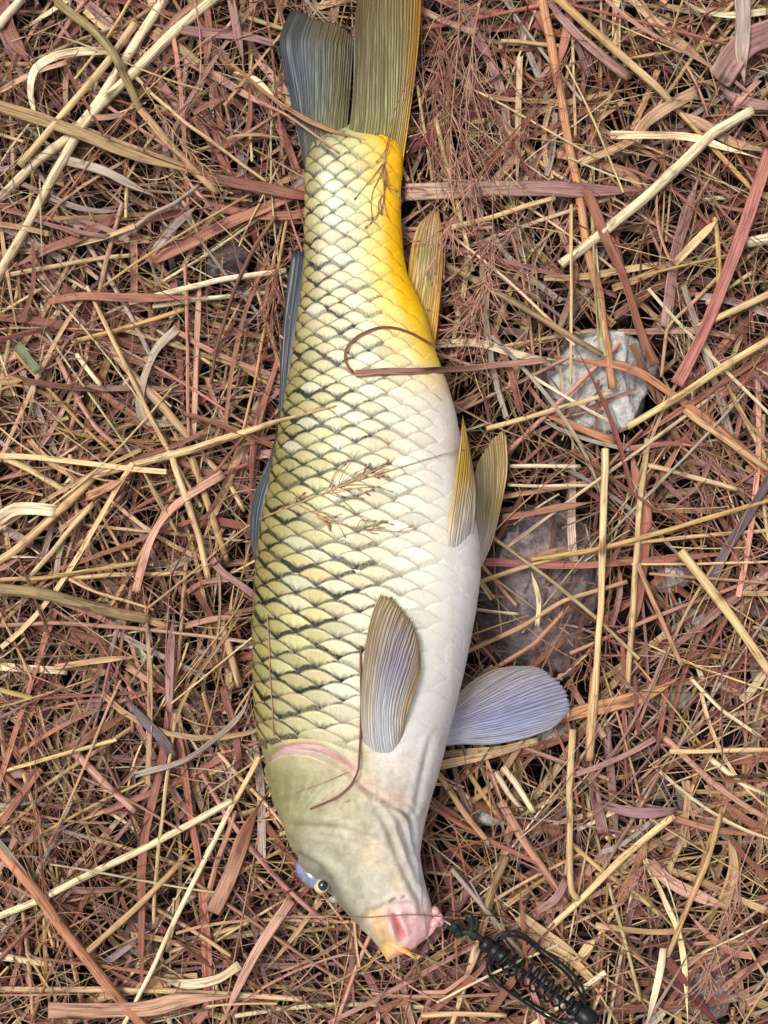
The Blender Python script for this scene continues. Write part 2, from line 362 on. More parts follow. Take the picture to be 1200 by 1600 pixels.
# colours: rows x five stations from back to belly (display values of the photograph)
CM = [(200, (112,112,78), (150,146,98), (172,162,98), (196,168,70), (225,165,15)),
 (225, (140,136,86), (192,188,134), (206,196,130), (226,196,90), (242,180,10)),
 (300, (160,150,84), (210,204,154), (224,216,166), (232,210,120), (250,188,0)),
 (400, (158,148,84), (214,207,160), (230,221,178), (236,213,120), (250,188,0)),
 (480, (158,148,84), (213,206,156), (230,222,178), (240,216,116), (252,198,0)),
 (560, (146,136,76), (202,195,142), (230,223,186), (236,222,168), (246,206,80)),
 (640, (140,130,70), (193,186,125), (220,213,165), (232,226,195), (235,228,212)),
 (750, (140,130,66), (188,181,114), (222,216,170), (237,232,205), (236,232,222)),
 (880, (136,126,64), (186,178,112), (226,218,174), (239,235,208), (232,230,224)),
 (1000, (146,136,72), (190,182,116), (228,220,178), (238,234,212), (230,228,222)),
 (1100, (150,140,76), (190,182,124), (226,218,182), (235,232,218), (230,228,222)),
 (1160, (150,140,80), (190,180,126), (212,202,160), (235,230,220), (227,224,217)),
 (1210, (128,124,80), (172,167,124), (192,185,145), (226,217,196), (227,222,217)),
 (1260, (128,124,84), (170,165,125), (190,182,142), (212,205,184), (224,220,212)),
 (1320, (136,132,96), (168,163,130), (192,183,148), (212,203,178), (227,224,220)),
 (1380, (116,116,98), (165,162,136), (202,199,170), (225,218,194), (225,224,220)),
 (1430, (138,136,114), (196,191,164), (222,213,188), (232,208,196), (230,204,198)),
 (1470, (210,200,172), (236,202,122), (238,196,168), (235,186,180), (232,182,178)),
 (1500, (222,180,100), (230,180,100), (235,180,120), (232,180,150), (230,180,150))]
CM = [(c[0],) + tuple((q[0], q[1] - 2, q[2] + 0.14 * max(q[0] - q[2], 0)) if (k < 2 or (c[0] > 600 and c[0] < 1450)) else q for k, q in enumerate(c[1:])) for c in CM]
CMr = np.array([c[0] for c in CM], float); CMc = lin(np.array([c[1:] for c in CM]))
def skin_colour(r, s):
    r = np.asarray(r, float); s = np.where(s > 0.75, 0.75 + (s - 0.75) * np.interp(r, [480, 580], [1.9, 1.0]), s); s = np.clip(s, 0, 1) * 4
    i = np.clip(np.searchsorted(CMr, r, 'right') - 1, 0, len(CMr) - 2); fr = np.clip((r - CMr[i]) / (CMr[i + 1] - CMr[i]), 0, 1)[..., None]
    j = np.clip(np.floor(s).astype(int), 0, 3); fs = (s - j)[..., None]; fs = fs * fs * (3 - 2 * fs)
    return ((CMc[i, j] * (1 - fr) + CMc[i + 1, j] * fr) * (1 - fs) + (CMc[i, j + 1] * (1 - fr) + CMc[i + 1, j + 1] * fr) * fs)
Spos = (U - fL(Vv)) / (fR(Vv) - fL(Vv))
C = skin_colour(Vv, Spos)
def dab(pts, w, rgb, k=1.0):
    global C
    q, s_, a_ = polydist(U, Vv, pts); f = (up * k * np.exp(-(q / w) ** 2))[..., None]; C = C * (1 - f) + lin(rgb) * f
dab([(440, 1171), (470, 1166), (500, 1171), (530, 1184), (552, 1202)], 5.5, (178, 120, 126), 0.85)
dab([(430, 1182), (450, 1172), (480, 1172), (510, 1180)], 5, (190, 165, 175), 0.6)
dab([(560, 1215), (590, 1236), (630, 1252)], 13, (222, 192, 172), 0.6)
dab([(604, 1440), (618, 1430), (640, 1440), (650, 1455)], 22, (236, 186, 186), 0.75)
dab([(616, 1434), (622, 1448), (629, 1462)], 5, (206, 110, 118), 0.85)
dab([(672, 1430), (676, 1450)], 12, (226, 150, 160), 0.6)
dab([(588, 1428), (598, 1452), (603, 1488)], 11, (232, 194, 124), 0.62)
dab([(575, 1330), (604, 1350), (622, 1380)], 16, (228, 205, 160), 0.4)
dab([(455, 1235), (475, 1265)], 30, (150, 148, 105), 0.45)
dab([(440, 1285), (452, 1320)], 20, (150, 146, 100), 0.5)
dab([(482, 1335), (510, 1355), (524, 1388)], 12, (132, 132, 122), 0.55)
dab([(505, 1335), (535, 1362), (545, 1395)], 9, (212, 210, 186), 0.45)
dab([(530, 1415), (560, 1445)], 10, (140, 138, 118), 0.6)
dab([(580, 1253), (612, 1312), (640, 1380)], 3.5, (200, 180, 160), 0.5)
dab([(560, 1228), (604, 1256), (634, 1272), (640, 1295)], 2.5, (176, 142, 130), 0.6)
dab([(642, 1300), (650, 1350), (664, 1400)], 10, (226, 228, 230), 0.5)
dab([(565, 1150), (568, 1185)], 6, (170, 160, 110), 0.7)
for bx, by, bw in ((612, 1403, 2.6), (608, 1406, 2.2), (626, 1400, 1.6), (543, 1251, 1.6)): dab([(bx, by), (bx + 3, by - 2)], bw, (120, 95, 50), 0.8)
an_ = np.arctan2(Vv - 1292, U - 452); ra_ = np.hypot(U - 452, Vv - 1292)
st_ = (vnoise(an_ * 26 + 40, ra_ / 70) - 0.5) * sstep(125, 60, ra_) * sstep(12, 34, ra_) * sstep(1300, 1280, Vv)
mo_ = 0.20 * (vnoise(U / 34 + 5, Vv / 30 + 8) - 0.5) + 0.16 * (vnoise(U / 13 + 15, Vv / 15 + 3) - 0.5) + 0.10 * (vnoise(U / 5 + 1, Vv / 5 + 9) - 0.5)
hl_ = sstep(1180, 1225, Vv) * up * sstep(0.95, 0.55, Spos)
C = C * (1 + (hl_ * (0.05 + 0.40 * st_ + mo_))[..., None] * np.array([1.0, 1.0, 1.25]))
ol_ = (hl_ * sstep(0.34, 0.0, Spos) * 0.14)[..., None]; C = C * (1 - ol_) + lin((104, 100, 66)) * ol_
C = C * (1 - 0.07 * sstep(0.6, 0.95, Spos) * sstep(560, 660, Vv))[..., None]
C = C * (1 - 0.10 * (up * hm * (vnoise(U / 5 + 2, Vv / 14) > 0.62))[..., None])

carp = empty('carp', (0, 0, 0))
tag(carp, 'olive and cream carp with yellow tail base lying on its side on dry grass', 'fish')
faces = [grid_faces(NR, NA, wrap=True)]
Vb = B.reshape(-1, 3); nv = len(Vb)
Vb = np.vstack([Vb, B[0].mean(0), B[-1].mean(0)])
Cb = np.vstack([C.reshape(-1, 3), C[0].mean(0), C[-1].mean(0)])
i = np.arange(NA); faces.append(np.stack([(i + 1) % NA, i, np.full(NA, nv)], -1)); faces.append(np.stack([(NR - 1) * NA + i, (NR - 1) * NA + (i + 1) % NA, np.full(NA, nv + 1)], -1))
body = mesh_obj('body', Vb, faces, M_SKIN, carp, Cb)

# height of the carp seen along the camera's rays, for things lying on it
HM = np.full((400, 300), -1.0)
uu, v2 = proj(B); mk = (NB[..., 2] > 0)
iu = np.clip((uu / 4).astype(int), 0, 299); iv = np.clip((v2 / 4).astype(int), 0, 399)
np.maximum.at(HM, (iv[mk], iu[mk]), B[..., 2][mk])
def body_top(u, v):
    iu = np.clip((np.asarray(u) / 4).astype(int), 0, 299); iv = np.clip((np.asarray(v) / 4).astype(int), 0, 399); return HM[iv, iu]

# ------------------------------------------------------------------ scales: staggered overlapping plates laid on the body
DS_R = [196, 220, 300, 480, 600, 800, 950, 1080, 1200]; DS = [24, 26, 27.5, 25, 25, 26.5, 29.5, 30.5, 29]
DG_R = [196, 250, 400, 550, 700, 850, 1000, 1160]; DG = [20, 20.5, 22, 24.5, 28.5, 33, 37, 38]
LL_R = [196, 300, 450, 560, 700, 800, 900, 1000, 1160]; LLu = [548, 542, 537, 531, 528, 527, 525, 528, 540]
rr = np.linspace(196, 1240, 2089); Icum = np.concatenate([[0], np.cumsum(np.diff(rr) / np.interp((rr[1:] + rr[:-1]) / 2, DS_R, DS))])
# arc length tables (mm) round the section, from angle -20deg to 235deg
TA = np.linspace(math.radians(-25), math.radians(240), 400)
TR = np.linspace(196, 1240, 210)
S_ = section(TR[:, None], TA[None, :]); seg = np.linalg.norm(np.diff(S_, axis=1), axis=-1)
ARC = np.concatenate([np.zeros((len(TR), 1)), np.cumsum(seg, 1)], 1)
arcLL = np.empty(len(TR))
for k, r in enumerate(TR):
    u_, v_ = proj(S_[k]); ul = np.interp(r, LL_R, LLu); top = (TA > 0.05) & (TA < math.pi - 0.05)
    arcLL[k] = np.interp(-ul, -u_[top], ARC[k][top])
kk = np.hanning(21); kk /= kk.sum(); arcLL = np.convolve(np.pad(arcLL, 10, mode='edge'), kk, 'valid')
def scale_point(I, J):
    """lattice coordinates -> row px and section angle; J grows from the belly to the back"""
    r = np.interp(I, Icum, rr)
    shear = np.interp(r, [300, 600, 900, 1150], [0, 0.05, 0.13, 0.16])
    r = np.interp(I - shear * (J - 0), Icum, rr)
    k = np.interp(r, TR, np.arange(len(TR))); k0 = np.clip(k.astype(int), 0, len(TR) - 2); f = k - k0
    dg = np.interp(r, DG_R, DG) * K * 0.86
    s0 = arcLL[k0] * (1 - f) + arcLL[k0 + 1] * f + J * dg
    a = np.empty_like(r)
    for key in np.unique(k0):
        m = k0 == key; a[m] = np.interp(s0[m], ARC[key], TA, left=np.nan, right=np.nan)
    return r, a
def surf(r, a):
    p = section(r, a); e = 1e-3
    da = section(r, a + e) - section(r, a - e); dr = section(r + 0.5, a) - section(r - 0.5, a)
    nn = np.cross(dr, da); nn /= np.linalg.norm(nn, axis=-1, keepdims=True) + 1e-12
    return p, nn
_p, _n = surf(np.array([700.0]), np.array([math.pi / 2])); NSGN = 1.0 if _n[0, 2] > 0 else -1.0
nc, nl = 11, 9
cc = np.linspace(-1, 1, nc)
GEDGE = np.array([(396, 1192), (415, 1182), (430, 1171), (455, 1163), (485, 1161), (515, 1166), (545, 1180), (560, 1185), (600, 1180), (640, 1170), (690, 1150), (760, 1100)], float)
cand = []
for ii in range(-2, 40):
    for jj in range(-9, 10):
        I0 = ii + (0.5 if jj % 2 else 0.0)
        if I0 < 0.15 or I0 > Icum[-1] - 2: continue
        jit = np.random.default_rng(1000 + ii * 37 + jj).normal(size=8)
        t = np.linspace(0, 1, nl)
        marg = -0.5 * np.abs(cc) ** 2.0
        vloc = marg[None, :] + (-(1.28) - marg[None, :]) * t[:, None]
        vloc = np.vstack([marg[None, :] + 0.012, vloc])                       # turned-down rim
        cl = np.broadcast_to(cc, vloc.shape)
        I = I0 - vloc * (1 + 0.03 * jit[2]) + 0.055 * jit[0] + 0.035 * jit[1] * cl; J = jj + cl * (1 + 0.03 * jit[2]) + 0.045 * jit[3]
        r, a = scale_point(I.ravel(), J.ravel())
        if np.isnan(a).any() or r.max() > 1236: continue
        p, nn = surf(r, a); nn = nn * NSGN
        w = vloc.ravel()
        mid = (nl // 2) * nc + nc // 2
        u0, v0 = proj(p[mid:mid + 1]); u0, v0 = u0[0], v0[0]
        if v0 > np.interp(u0, GEDGE[:, 0], GEDGE[:, 1]) - 8: continue
        sp = (u0 - fL(v0)) / (fR(v0) - fL(v0))
        smax = np.interp(v0, [200, 420, 560, 700, 850, 1000, 1100], [0.98, 0.98, 0.98, 0.97, 0.96, 0.96, 0.96])
        if a[mid] < math.pi / 2 and (sp > smax or a[mid] < 0.12): continue
        if v0 < 214: continue
        f0 = np.interp(v0, [200, 560, 700, 850, 1000, 1100, 1160], [0.80, 0.74, 0.70, 0.66, 0.62, 0.56, 0.50])
        pu, pv = proj(p); spv = (pu - fL(pv)) / (fR(pv) - fL(pv))
        fade = np.where(a < math.pi / 2, 1 - sstep(f0, f0 + 0.25, spv) * 0.90, 1.0)
        hh = 0.85 * mm * fade * (1 + w) ; hh = np.where(w < -1, 0.3 * mm * (1 + w), hh)
        crown = 0.22 * mm * fade * (1 - cl.ravel() ** 2) * np.clip(1 + w, 0, 1)
        hh = hh + crown + 0.12 * mm * jit[4] * np.clip(1 + w, 0, 1)
        hh[:nc] -= 0.40 * mm * fade[:nc]
        hh = hh - 2.2 * mm * sstep(-9, 3, pv - np.interp(pu, GEDGE[:, 0], GEDGE[:, 1]))
        q = p + nn * hh[:, None]
        uu_, vv_ = proj(q)
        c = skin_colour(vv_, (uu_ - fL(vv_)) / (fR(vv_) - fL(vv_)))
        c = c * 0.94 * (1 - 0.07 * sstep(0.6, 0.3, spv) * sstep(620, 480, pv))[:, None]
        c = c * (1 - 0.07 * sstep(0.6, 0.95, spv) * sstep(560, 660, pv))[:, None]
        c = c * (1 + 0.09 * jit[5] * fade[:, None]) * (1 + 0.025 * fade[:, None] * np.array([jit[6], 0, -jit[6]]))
        rr_ = np.random.default_rng(77 + ii * 91 + jj * 7).random()
        if rr_ < 0.035 and sp < 0.6: c = 0.72 * c + 0.28 * lin((222, 224, 214))
        net = np.interp(sp, [0, 0.22, 0.38, 0.52, 0.66, 0.78, 0.92], [1.0, 0.98, 0.82, 0.62, 0.42, 0.22, 0.06])
        net *= np.interp(v0, [200, 330, 520, 650, 1000, 1100, 1170], [0.75, 0.85, 0.88, 1.0, 1.0, 0.85, 0.55])
        if a[mid] > math.pi * 0.97: net = 0.9
        net *= (1 + 0.2 * jit[7]) * (0.25 + 0.75 * fade)
        area = np.linalg.norm(q[nc] - q[-1]) * max(nn[mid, 2], 0.0)
        vis = nn[mid, 2] * (np.ptp(uu_) * np.ptp(vv_))
        cand.append((vis, q, np.clip(c, 0, 1), np.stack([cl.ravel(), w], -1), net * np.ones(len(q)), np.full(len(q), rr_ * 40), fade))
cand.sort(key=lambda s: -s[0])
SF = grid_faces(nl + 1, nc)
if NSGN: pass
for k, s in enumerate(cand[:300]):
    mesh_obj('scale', s[1], SF, M_SCALE, body, s[2], s[3], extra={'net': s[4], 'rnd': s[5], 'fade': s[6]})
rest = cand[300:]
if rest:
    o = mesh_obj('small_scales', np.concatenate([s[1] for s in rest]), np.concatenate([SF + k * (nl + 1) * nc for k in range(len(rest))]), M_SCALE, body,
             np.concatenate([s[2] for s in rest]), np.concatenate([s[3] for s in rest]), extra={'net': np.concatenate([s[4] for s in rest]), 'rnd': np.concatenate([s[5] for s in rest]), 'fade': np.concatenate([s[6] for s in rest])})
    o['kind'] = 'stuff'
print('scales', len(cand))

# ------------------------------------------------------------------ fins
def fin(name, rays, nray, colour, on_body=None, m=36, amp=0.22, label=None, wave=0.0, seed=0, thick=0.35, gain=0.85):
    """rays: list of polylines [(u, v, z mm)...] from base to tip; the sheet runs through them. colour(a, b, u, v) -> linear rgb"""
    R = np.stack([catmull(r, m) for r in rays])                       # (nr, m, 3)
    na = nray * 4 + 1; s = np.linspace(0, 1, na)
    G = np.stack([catmull(np.concatenate([R[:, k, :]], 0), na) if len(rays) > 2 else R[0, k] * (1 - s[:, None]) + R[1, k] * s[:, None] for k in range(m)], 1)
    a = np.broadcast_to(s[:, None], G.shape[:2]); b = np.broadcast_to(np.linspace(0, 1, m)[None, :], G.shape[:2])
    rz = np.random.default_rng(seed)
    u, v, z = G[..., 0], G[..., 1], G[..., 2] * mm
    edge = 1.6 * np.sin(a * nray * 2 * np.pi + 2) * b ** 6 + 6.5 * (vnoise(a * nray * 0.7 + seed, b * 0 + 2) - 0.5) * b ** 6   # ragged hind edge
    d = np.gradient(G[..., :2], axis=1); L = np.linalg.norm(d, axis=-1) + 1e-9
    u = u + d[..., 0] / L * edge; v = v + d[..., 1] / L * edge
    if on_body is not None:
        bt = body_top(u, v); kk = np.ones(7) / 7
        bt = np.where(bt < 0, np.nan, bt)
        bt = np.where(np.isnan(bt), np.nanmin(bt), bt)
        for _ in range(3): bt = np.apply_along_axis(lambda x: np.convolve(np.pad(x, 3, mode='edge'), kk, 'valid'), 0, bt); bt = np.apply_along_axis(lambda x: np.convolve(np.pad(x, 3, mode='edge'), kk, 'valid'), 1, bt)
        z = bt + z
    z = z + amp * 0.45 * mm * np.cos(2 * np.pi * nray * (a + 0.03 * vnoise(a * 9 + seed, b * 2))) * (0.3 + vnoise(a * 14 + seed, b * 3)) * np.clip(b * 6, 0, 1) + wave * mm * (vnoise(a * 3.3 + seed, b * 2.2 + seed) - 0.5) * b
    top = P(u, v, z); bot = P(u, v, z - thick * mm)
    V = np.concatenate([top.reshape(-1, 3), bot.reshape(-1, 3)]); nT = na * m
    F = [grid_faces(na, m), grid_faces(na, m, base=nT)[:, ::-1]]
    idx = np.arange(nT).reshape(na, m); ring = np.concatenate([idx[:, 0], idx[-1, 1:], idx[::-1, -1][1:], idx[0, ::-1][1:-1]])
    F.append(np.stack([ring, np.roll(ring, -1), np.roll(ring, -1) + nT, ring + nT], -1))
    c = np.clip(colour(a, b, u, v) * gain, 0.004, 1).reshape(-1, 3); uvp = np.stack([a * nray, b * 6 + seed], -1).reshape(-1, 2)
    o = mesh_obj(name, V, F, M_FIN, carp, np.vstack([c, c]), np.vstack([uvp, uvp]))
    if label: o['label'] = label
    return o
def ramp2(a, b, table):
    """table[across][along] of display colours, bilinear"""
    T = lin(np.array(table)); x = a * (T.shape[0] - 1); y = b * (T.shape[1] - 1)
    i = np.clip(x.astype(int), 0, T.shape[0] - 2); j = np.clip(y.astype(int), 0, T.shape[1] - 2); fx = (x - i)[..., None]; fy = (y - j)[..., None]
    return (T[i, j] * (1 - fx) + T[i + 1, j] * fx) * (1 - fy) + (T[i, j + 1] * (1 - fx) + T[i + 1, j + 1] * fx) * fy

# tail: back lobe and belly lobe, each a fan of rays off the tail base
fin('tail_fin', [[(481, 285, 12), (468, 225, 13), (452, 150, 13), (437, 70, 12), (444, 38, 11), (457, 13, 9)],
                 [(494, 245, 15), (484, 200, 14), (476, 130, 14), (470, 60, 13), (474, 22, 10)],
                 [(512, 228, 16), (506, 190, 15), (503, 120, 15), (502, 60, 14), (500, 30, 12)],
                 [(528, 222, 17), (527, 180, 15), (528, 120, 14), (530, 70, 14), (530, 40, 13)],
                 [(541, 220, 17), (544, 185, 14), (548, 140, 12), (551, 95, 12), (552, 62, 12)]], 17,
    lambda a, b, u, v: ramp2(a, b, [[(70,72,52),(66,72,70),(58,66,74),(76,78,70)], [(108,108,70),(98,106,106),(92,104,116),(88,84,62)], [(140,136,84),(120,124,104),(110,116,110),(120,98,52)], [(150,144,88),(128,124,76),(120,110,62),(118,94,46)], [(146,138,80),(112,104,66),(102,96,66),(92,84,60)]]),
    wave=2.5, seed=4, gain=0.6, label='upper tail lobe, slate grey')
fin('tail_fin', [[(540, 222, 17.5), (547, 190, 16), (552, 130, 14), (553, 60, 14), (556, 15, 13), (566, -20, 12)],
                 [(556, 216, 18), (562, 180, 17), (567, 110, 17), (570, 40, 16), (578, -45, 14)],
                 [(576, 214, 18), (586, 170, 17), (593, 100, 18), (598, 20, 17), (604, -75, 15)],
                 [(602, 218, 17), (614, 170, 16), (624, 90, 17), (632, 10, 16), (640, -100, 14)],
                 [(629, 262, 13), (638, 200, 13), (650, 110, 14), (657, 30, 13), (664, -115, 12)]], 18,
    lambda a, b, u, v: ramp2(a, b, [[(150,142,80),(104,96,56),(96,86,52),(110,90,44)], [(160,150,88),(132,120,66),(124,108,56),(120,94,40)], [(170,160,92),(146,134,76),(136,120,64),(132,106,48)], [(196,174,84),(158,142,76),(150,130,64),(148,114,44)], [(244,186,10),(206,150,20),(196,136,24),(196,130,28)]]),
    wave=2.5, seed=9, gain=0.66, label='lower tail lobe, olive gold with orange edge')
fin('anal_fin', [[(634, 452, 15), (637, 432, 14), (642, 390, 13), (652, 355, 12), (668, 336, 11)],
                 [(648, 480, 15), (653, 440, 14), (660, 390, 14), (668, 350, 13), (677, 330, 12)],
                 [(664, 510, 15), (669, 460, 14), (677, 400, 14), (683, 355, 13), (684, 331, 12)],
                 [(678, 552, 15), (685, 500, 14), (691, 430, 14), (692, 375, 13), (687, 338, 12)]], 9,
    lambda a, b, u, v: ramp2(a, b, [[(246,190,10),(196,150,70),(176,138,88)], [(240,190,40),(168,150,90),(178,146,96)], [(226,180,60),(186,160,104),(196,150,92)], [(246,180,10),(222,150,50),(214,128,50)]]), wave=1.5, seed=12, amp=0.3)
def pelv(u, v, extra):       # just above the flank where it lies on it, at the belly edge's height beyond it
    uu3 = np.minimum(u, fR(v) - 10); return (u, v, max(body_top([uu3], [v])[0] / mm, fC(v)) + extra)
fin('pelvic_fin', [[pelv(698, 876, -4.0), pelv(700, 835, 2.5), pelv(709, 770, 4), pelv(717, 700, 5), pelv(723, 652, 5)],
                   [pelv(710, 892, -4.5), pelv(712, 830, 3), pelv(721, 770, 4), pelv(726, 710, 4), pelv(726, 662, 4)],
                   [pelv(722, 898, -4.5), pelv(728, 830, 2), pelv(735, 780, 1), pelv(735, 725, 0), pelv(730, 680, 1)],
                   [pelv(732, 892, -6), pelv(742, 815, -2), pelv(744, 770, -3), pelv(740, 735, -2), pelv(735, 705, -1)]], 8,
    lambda a, b, u, v: ramp2(a, b, [[(240,232,222),(238,206,140),(226,190,104),(222,184,110)], [(242,238,232),(238,222,196),(226,178,40),(206,160,70)], [(242,238,232),(238,226,214),(190,160,110),(160,136,86)], [(240,236,230),(236,226,216),(200,176,140),(150,132,92)]]), wave=0.8, seed=15)
fin('pelvic_fin', [[(730, 880, 26), (742, 820, 19), (744, 770, 15), (741, 738, 14)],
                   [(736, 890, 26), (752, 825, 18), (755, 750, 14), (756, 705, 13)],
                   [(740, 898, 25), (763, 835, 17), (771, 750, 13), (774, 682, 12)],
                   [(742, 902, 24), (771, 825, 15), (783, 740, 12), (784, 672, 11)],
                   [(743, 904, 24), (768, 850, 15), (782, 795, 12), (793, 735, 11), (792, 680, 10)]], 11,
    lambda a, b, u, v: ramp2(a, b, [[(232,222,212),(206,190,168),(150,132,84)], [(236,228,220),(176,156,116),(158,140,90)], [(236,228,222),(166,148,100),(170,148,92)], [(234,224,216),(182,158,92),(178,150,84)], [(226,206,186),(206,172,118),(196,160,90)]]), wave=1.2, seed=18)
fin('pectoral_fin', [[(574, 1194, -3.5), (565, 1140, 2.5), (564, 1080, 3.5), (571, 1010, 4), (582, 955, 4), (597, 924, 3)],
                     [(587, 1202, -4), (579, 1145, 3), (579, 1080, 4), (586, 1005, 4.5), (598, 930, 4)],
                     [(601, 1204, -4), (597, 1145, 3.5), (598, 1080, 5), (606, 1000, 5), (616, 938, 4)],
                     [(612, 1198, -4), (613, 1145, 3.5), (618, 1085, 5), (628, 1010, 5), (638, 966, 4)],
                     [(621, 1182, -4), (628, 1135, 3.5), (638, 1090, 5), (650, 1035, 5), (653, 1000, 4)],
                     [(627, 1166, -3.5), (636, 1122, 3), (648, 1085, 4), (657, 1050, 4), (657, 1024, 3)]], 17,
    lambda a, b, u, v: ramp2(a, b, [[(240,234,222),(196,178,150),(172,150,116),(166,140,92)], [(244,240,236),(206,192,170),(168,148,124),(160,136,90)], [(246,246,248),(214,212,218),(152,142,150),(150,126,88)], [(246,246,248),(222,222,228),(150,144,166),(148,124,92)], [(242,238,232),(214,202,188),(164,150,142),(158,132,86)], [(232,216,180),(214,182,120),(196,164,96),(170,138,80)]]), on_body=True, seed=21, wave=1.0)
fin('pectoral_fin', [[(690, 1166, 22), (720, 1163, 20), (770, 1163, 16), (820, 1154, 13), (862, 1139, 11)],
                     [(692, 1150, 23), (730, 1143, 21), (780, 1136, 17), (840, 1124, 13), (884, 1116, 11)],
                     [(695, 1138, 24), (735, 1122, 22), (780, 1108, 18), (840, 1094, 14), (888, 1092, 11)],
                     [(698, 1126, 24), (732, 1104, 22), (775, 1082, 18), (830, 1066, 14), (868, 1062, 11)],
                     [(702, 1112, 23), (730, 1086, 21), (765, 1064, 18), (805, 1048, 14), (838, 1043, 11)],
                     [(705, 1102, 22), (718, 1082, 21), (740, 1062, 18), (768, 1047, 14), (800, 1040, 12)]], 21,
    lambda a, b, u, v: ramp2(a, b, [[(226,222,226),(206,204,220),(190,188,206),(186,180,190)], [(218,216,228),(190,192,220),(170,172,204),(170,166,184)], [(206,200,212),(172,172,206),(160,160,196),(162,158,178)], [(200,192,200),(176,172,194),(172,168,188),(168,162,172)], [(196,184,184),(184,174,178),(178,170,174),(168,160,162)], [(196,182,170),(184,168,150),(178,162,146),(170,156,146)]]), seed=27, wave=3.0)
# folded back fin, mostly hidden behind the back
rowsd = np.array([400, 440, 500, 560, 620, 680, 735, 770, 810, 850, 885])
offd = np.array([20, 24, 23, 19, 10, 3, 8, 18, 20, 14, 4])
def drow(k0, k1): return [(fL(r) + k0 - o_ * k1, r - 10 * k1, 14 + 0.012 * (r - 400) - 4 * k1) for r, o_ in zip(rowsd[::-1], offd[::-1])]
fin('dorsal_fin', [drow(16, 0), drow(6, 0.35), drow(0, 0.7), drow(0, 1.0)], 9,
    lambda a, b, u, v: ramp2(a, b, [[(96,100,108),(88,94,106),(86,90,100)], [(92,98,108),(80,90,106),(76,84,98)], [(84,88,94),(70,76,86),(62,66,72)]]), seed=31, amp=0.5, gain=0.6, label='folded slate blue back fin')

# ------------------------------------------------------------------ eye, lips, barbels, nostril
def ellipsoid(name, c, ax, radii, mat, parent, base=ICO3):
    V, F = base; A = np.asarray(ax, float)
    return mesh_obj(name, (V * np.asarray(radii)) @ A + c, F, mat, parent)
M_CORNEA = plain_material('eye_cornea', tuple(lin((112, 116, 140))), 0.14, 0.5, 0.35, 0.3)
M_IRIS = plain_material('eye_ring', tuple(lin((196, 184, 132))), 0.25, 0.5, 0.15, 0.5)
M_PUPIL = plain_material('eye_pupil', (0.004, 0.004, 0.005), 0.08, 0.6, 0.1, 0.8)
print('top', body_top([480, 490, 503, 517], [1362, 1372, 1383, 1406]))
e1 = P(470, 1353, 0.031); e2 = P(505, 1383, 0.036); ed = (e2 - e1) / np.linalg.norm(e2 - e1)
upv = np.array([0, 0, 1.0]); sdv = np.cross(upv, ed); sdv /= np.linalg.norm(sdv); upv = np.cross(ed, sdv)
AX = np.stack([ed, sdv, upv])
eye = ellipsoid('eye', (e1 * 0.52 + e2 * 0.48), AX, (10.2 * mm, 5.4 * mm, 4.8 * mm), M_CORNEA, carp)
ellipsoid('iris', P(503, 1383, 0.0370), AX, (4.0 * mm, 4.4 * mm, 4.0 * mm), M_IRIS, eye)
ellipsoid('pupil', P(504.5, 1383.5, 0.0398), np.eye(3), (2.6 * mm, 2.7 * mm, 2.1 * mm), M_PUPIL, eye)
M_PINKF = plain_material('mouth_flesh', tuple(lin((216, 164, 160))), 0.25, 0.5, 0.2, 0.3)
M_BARB = plain_material('barbel_skin', tuple(lin((230, 176, 104))), 0.35, 0.5, 0.2, 0.2)
def tube_mesh(pts, rad, k=8, flat=1.0, roll=None, fold=0.0):
    """closed tube round world points; rad per point; flat squashes the second axis; returns verts, faces, across coordinate"""
    pts = np.asarray(pts, float); n_ = len(pts); rad = np.broadcast_to(np.asarray(rad, float), (n_,))
    T = np.gradient(pts, axis=0); T /= np.linalg.norm(T, axis=1, keepdims=True) + 1e-12
    Zv = np.tile([0, 0, 1.0], (n_, 1)); Sx = np.cross(T, Zv); ln = np.linalg.norm(Sx, axis=1, keepdims=True)
    Sx = np.where(ln > 1e-3, Sx / (ln + 1e-12), [1, 0, 0]); Uy = np.cross(Sx, T)
    if roll is not None:
        c, s = np.cos(roll)[:, None], np.sin(roll)[:, None]; Sx, Uy = Sx * c + Uy * s, Uy * c - Sx * s
    a = np.arange(k) / k * 2 * np.pi
    ca, sa = np.cos(a), np.sin(a)
    off = ca[None, :, None] * Sx[:, None, :] + (sa * flat)[None, :, None] * Uy[:, None, :]
    if fold: off = off + (np.abs(ca) * fold)[None, :, None] * Uy[:, None, :]
    V = pts[:, None, :] + off * rad[:, None, None]
    V = V.reshape(-1, 3); F = [grid_faces(n_, k, wrap=True)]
    V = np.vstack([V, pts[0], pts[-1]]); j = np.arange(k); m0 = n_ * k
    F.append(np.stack([(j + 1) % k, j, np.full(k, m0)], -1)); F.append(np.stack([(n_ - 1) * k + j, (n_ - 1) * k + (j + 1) % k, np.full(k, m0 + 1)], -1))
    return V, F, np.concatenate([np.tile((ca + 1) / 2, n_), [0.5, 0.5]])
def px_path(pts, n_):
    q = catmull(np.asarray(pts, float), n_); return P(q[:, 0], q[:, 1], q[:, 2] * mm)
def px_tube(name, pts, r0, mat, parent=None, r1=None, n_=24, k=8):
    t = np.linspace(0, 1, n_); rad = r0 if r1 is None else r0 * (1 - t) + r1 * t
    V, F, _ = tube_mesh(px_path(pts, n_), rad, k); return mesh_obj(name, V, F, mat, parent)
px_tube('barbel', [(604, 1464, 22), (620, 1478, 26), (638, 1489, 25), (650, 1497, 21), (657, 1493, 20)], 2.6 * mm, M_BARB, carp, 0.5 * mm)
px_tube('barbel', [(598, 1466, 18), (602, 1484, 17), (607, 1502, 14)], 3.6 * mm, M_BARB, carp, 0.6 * mm)
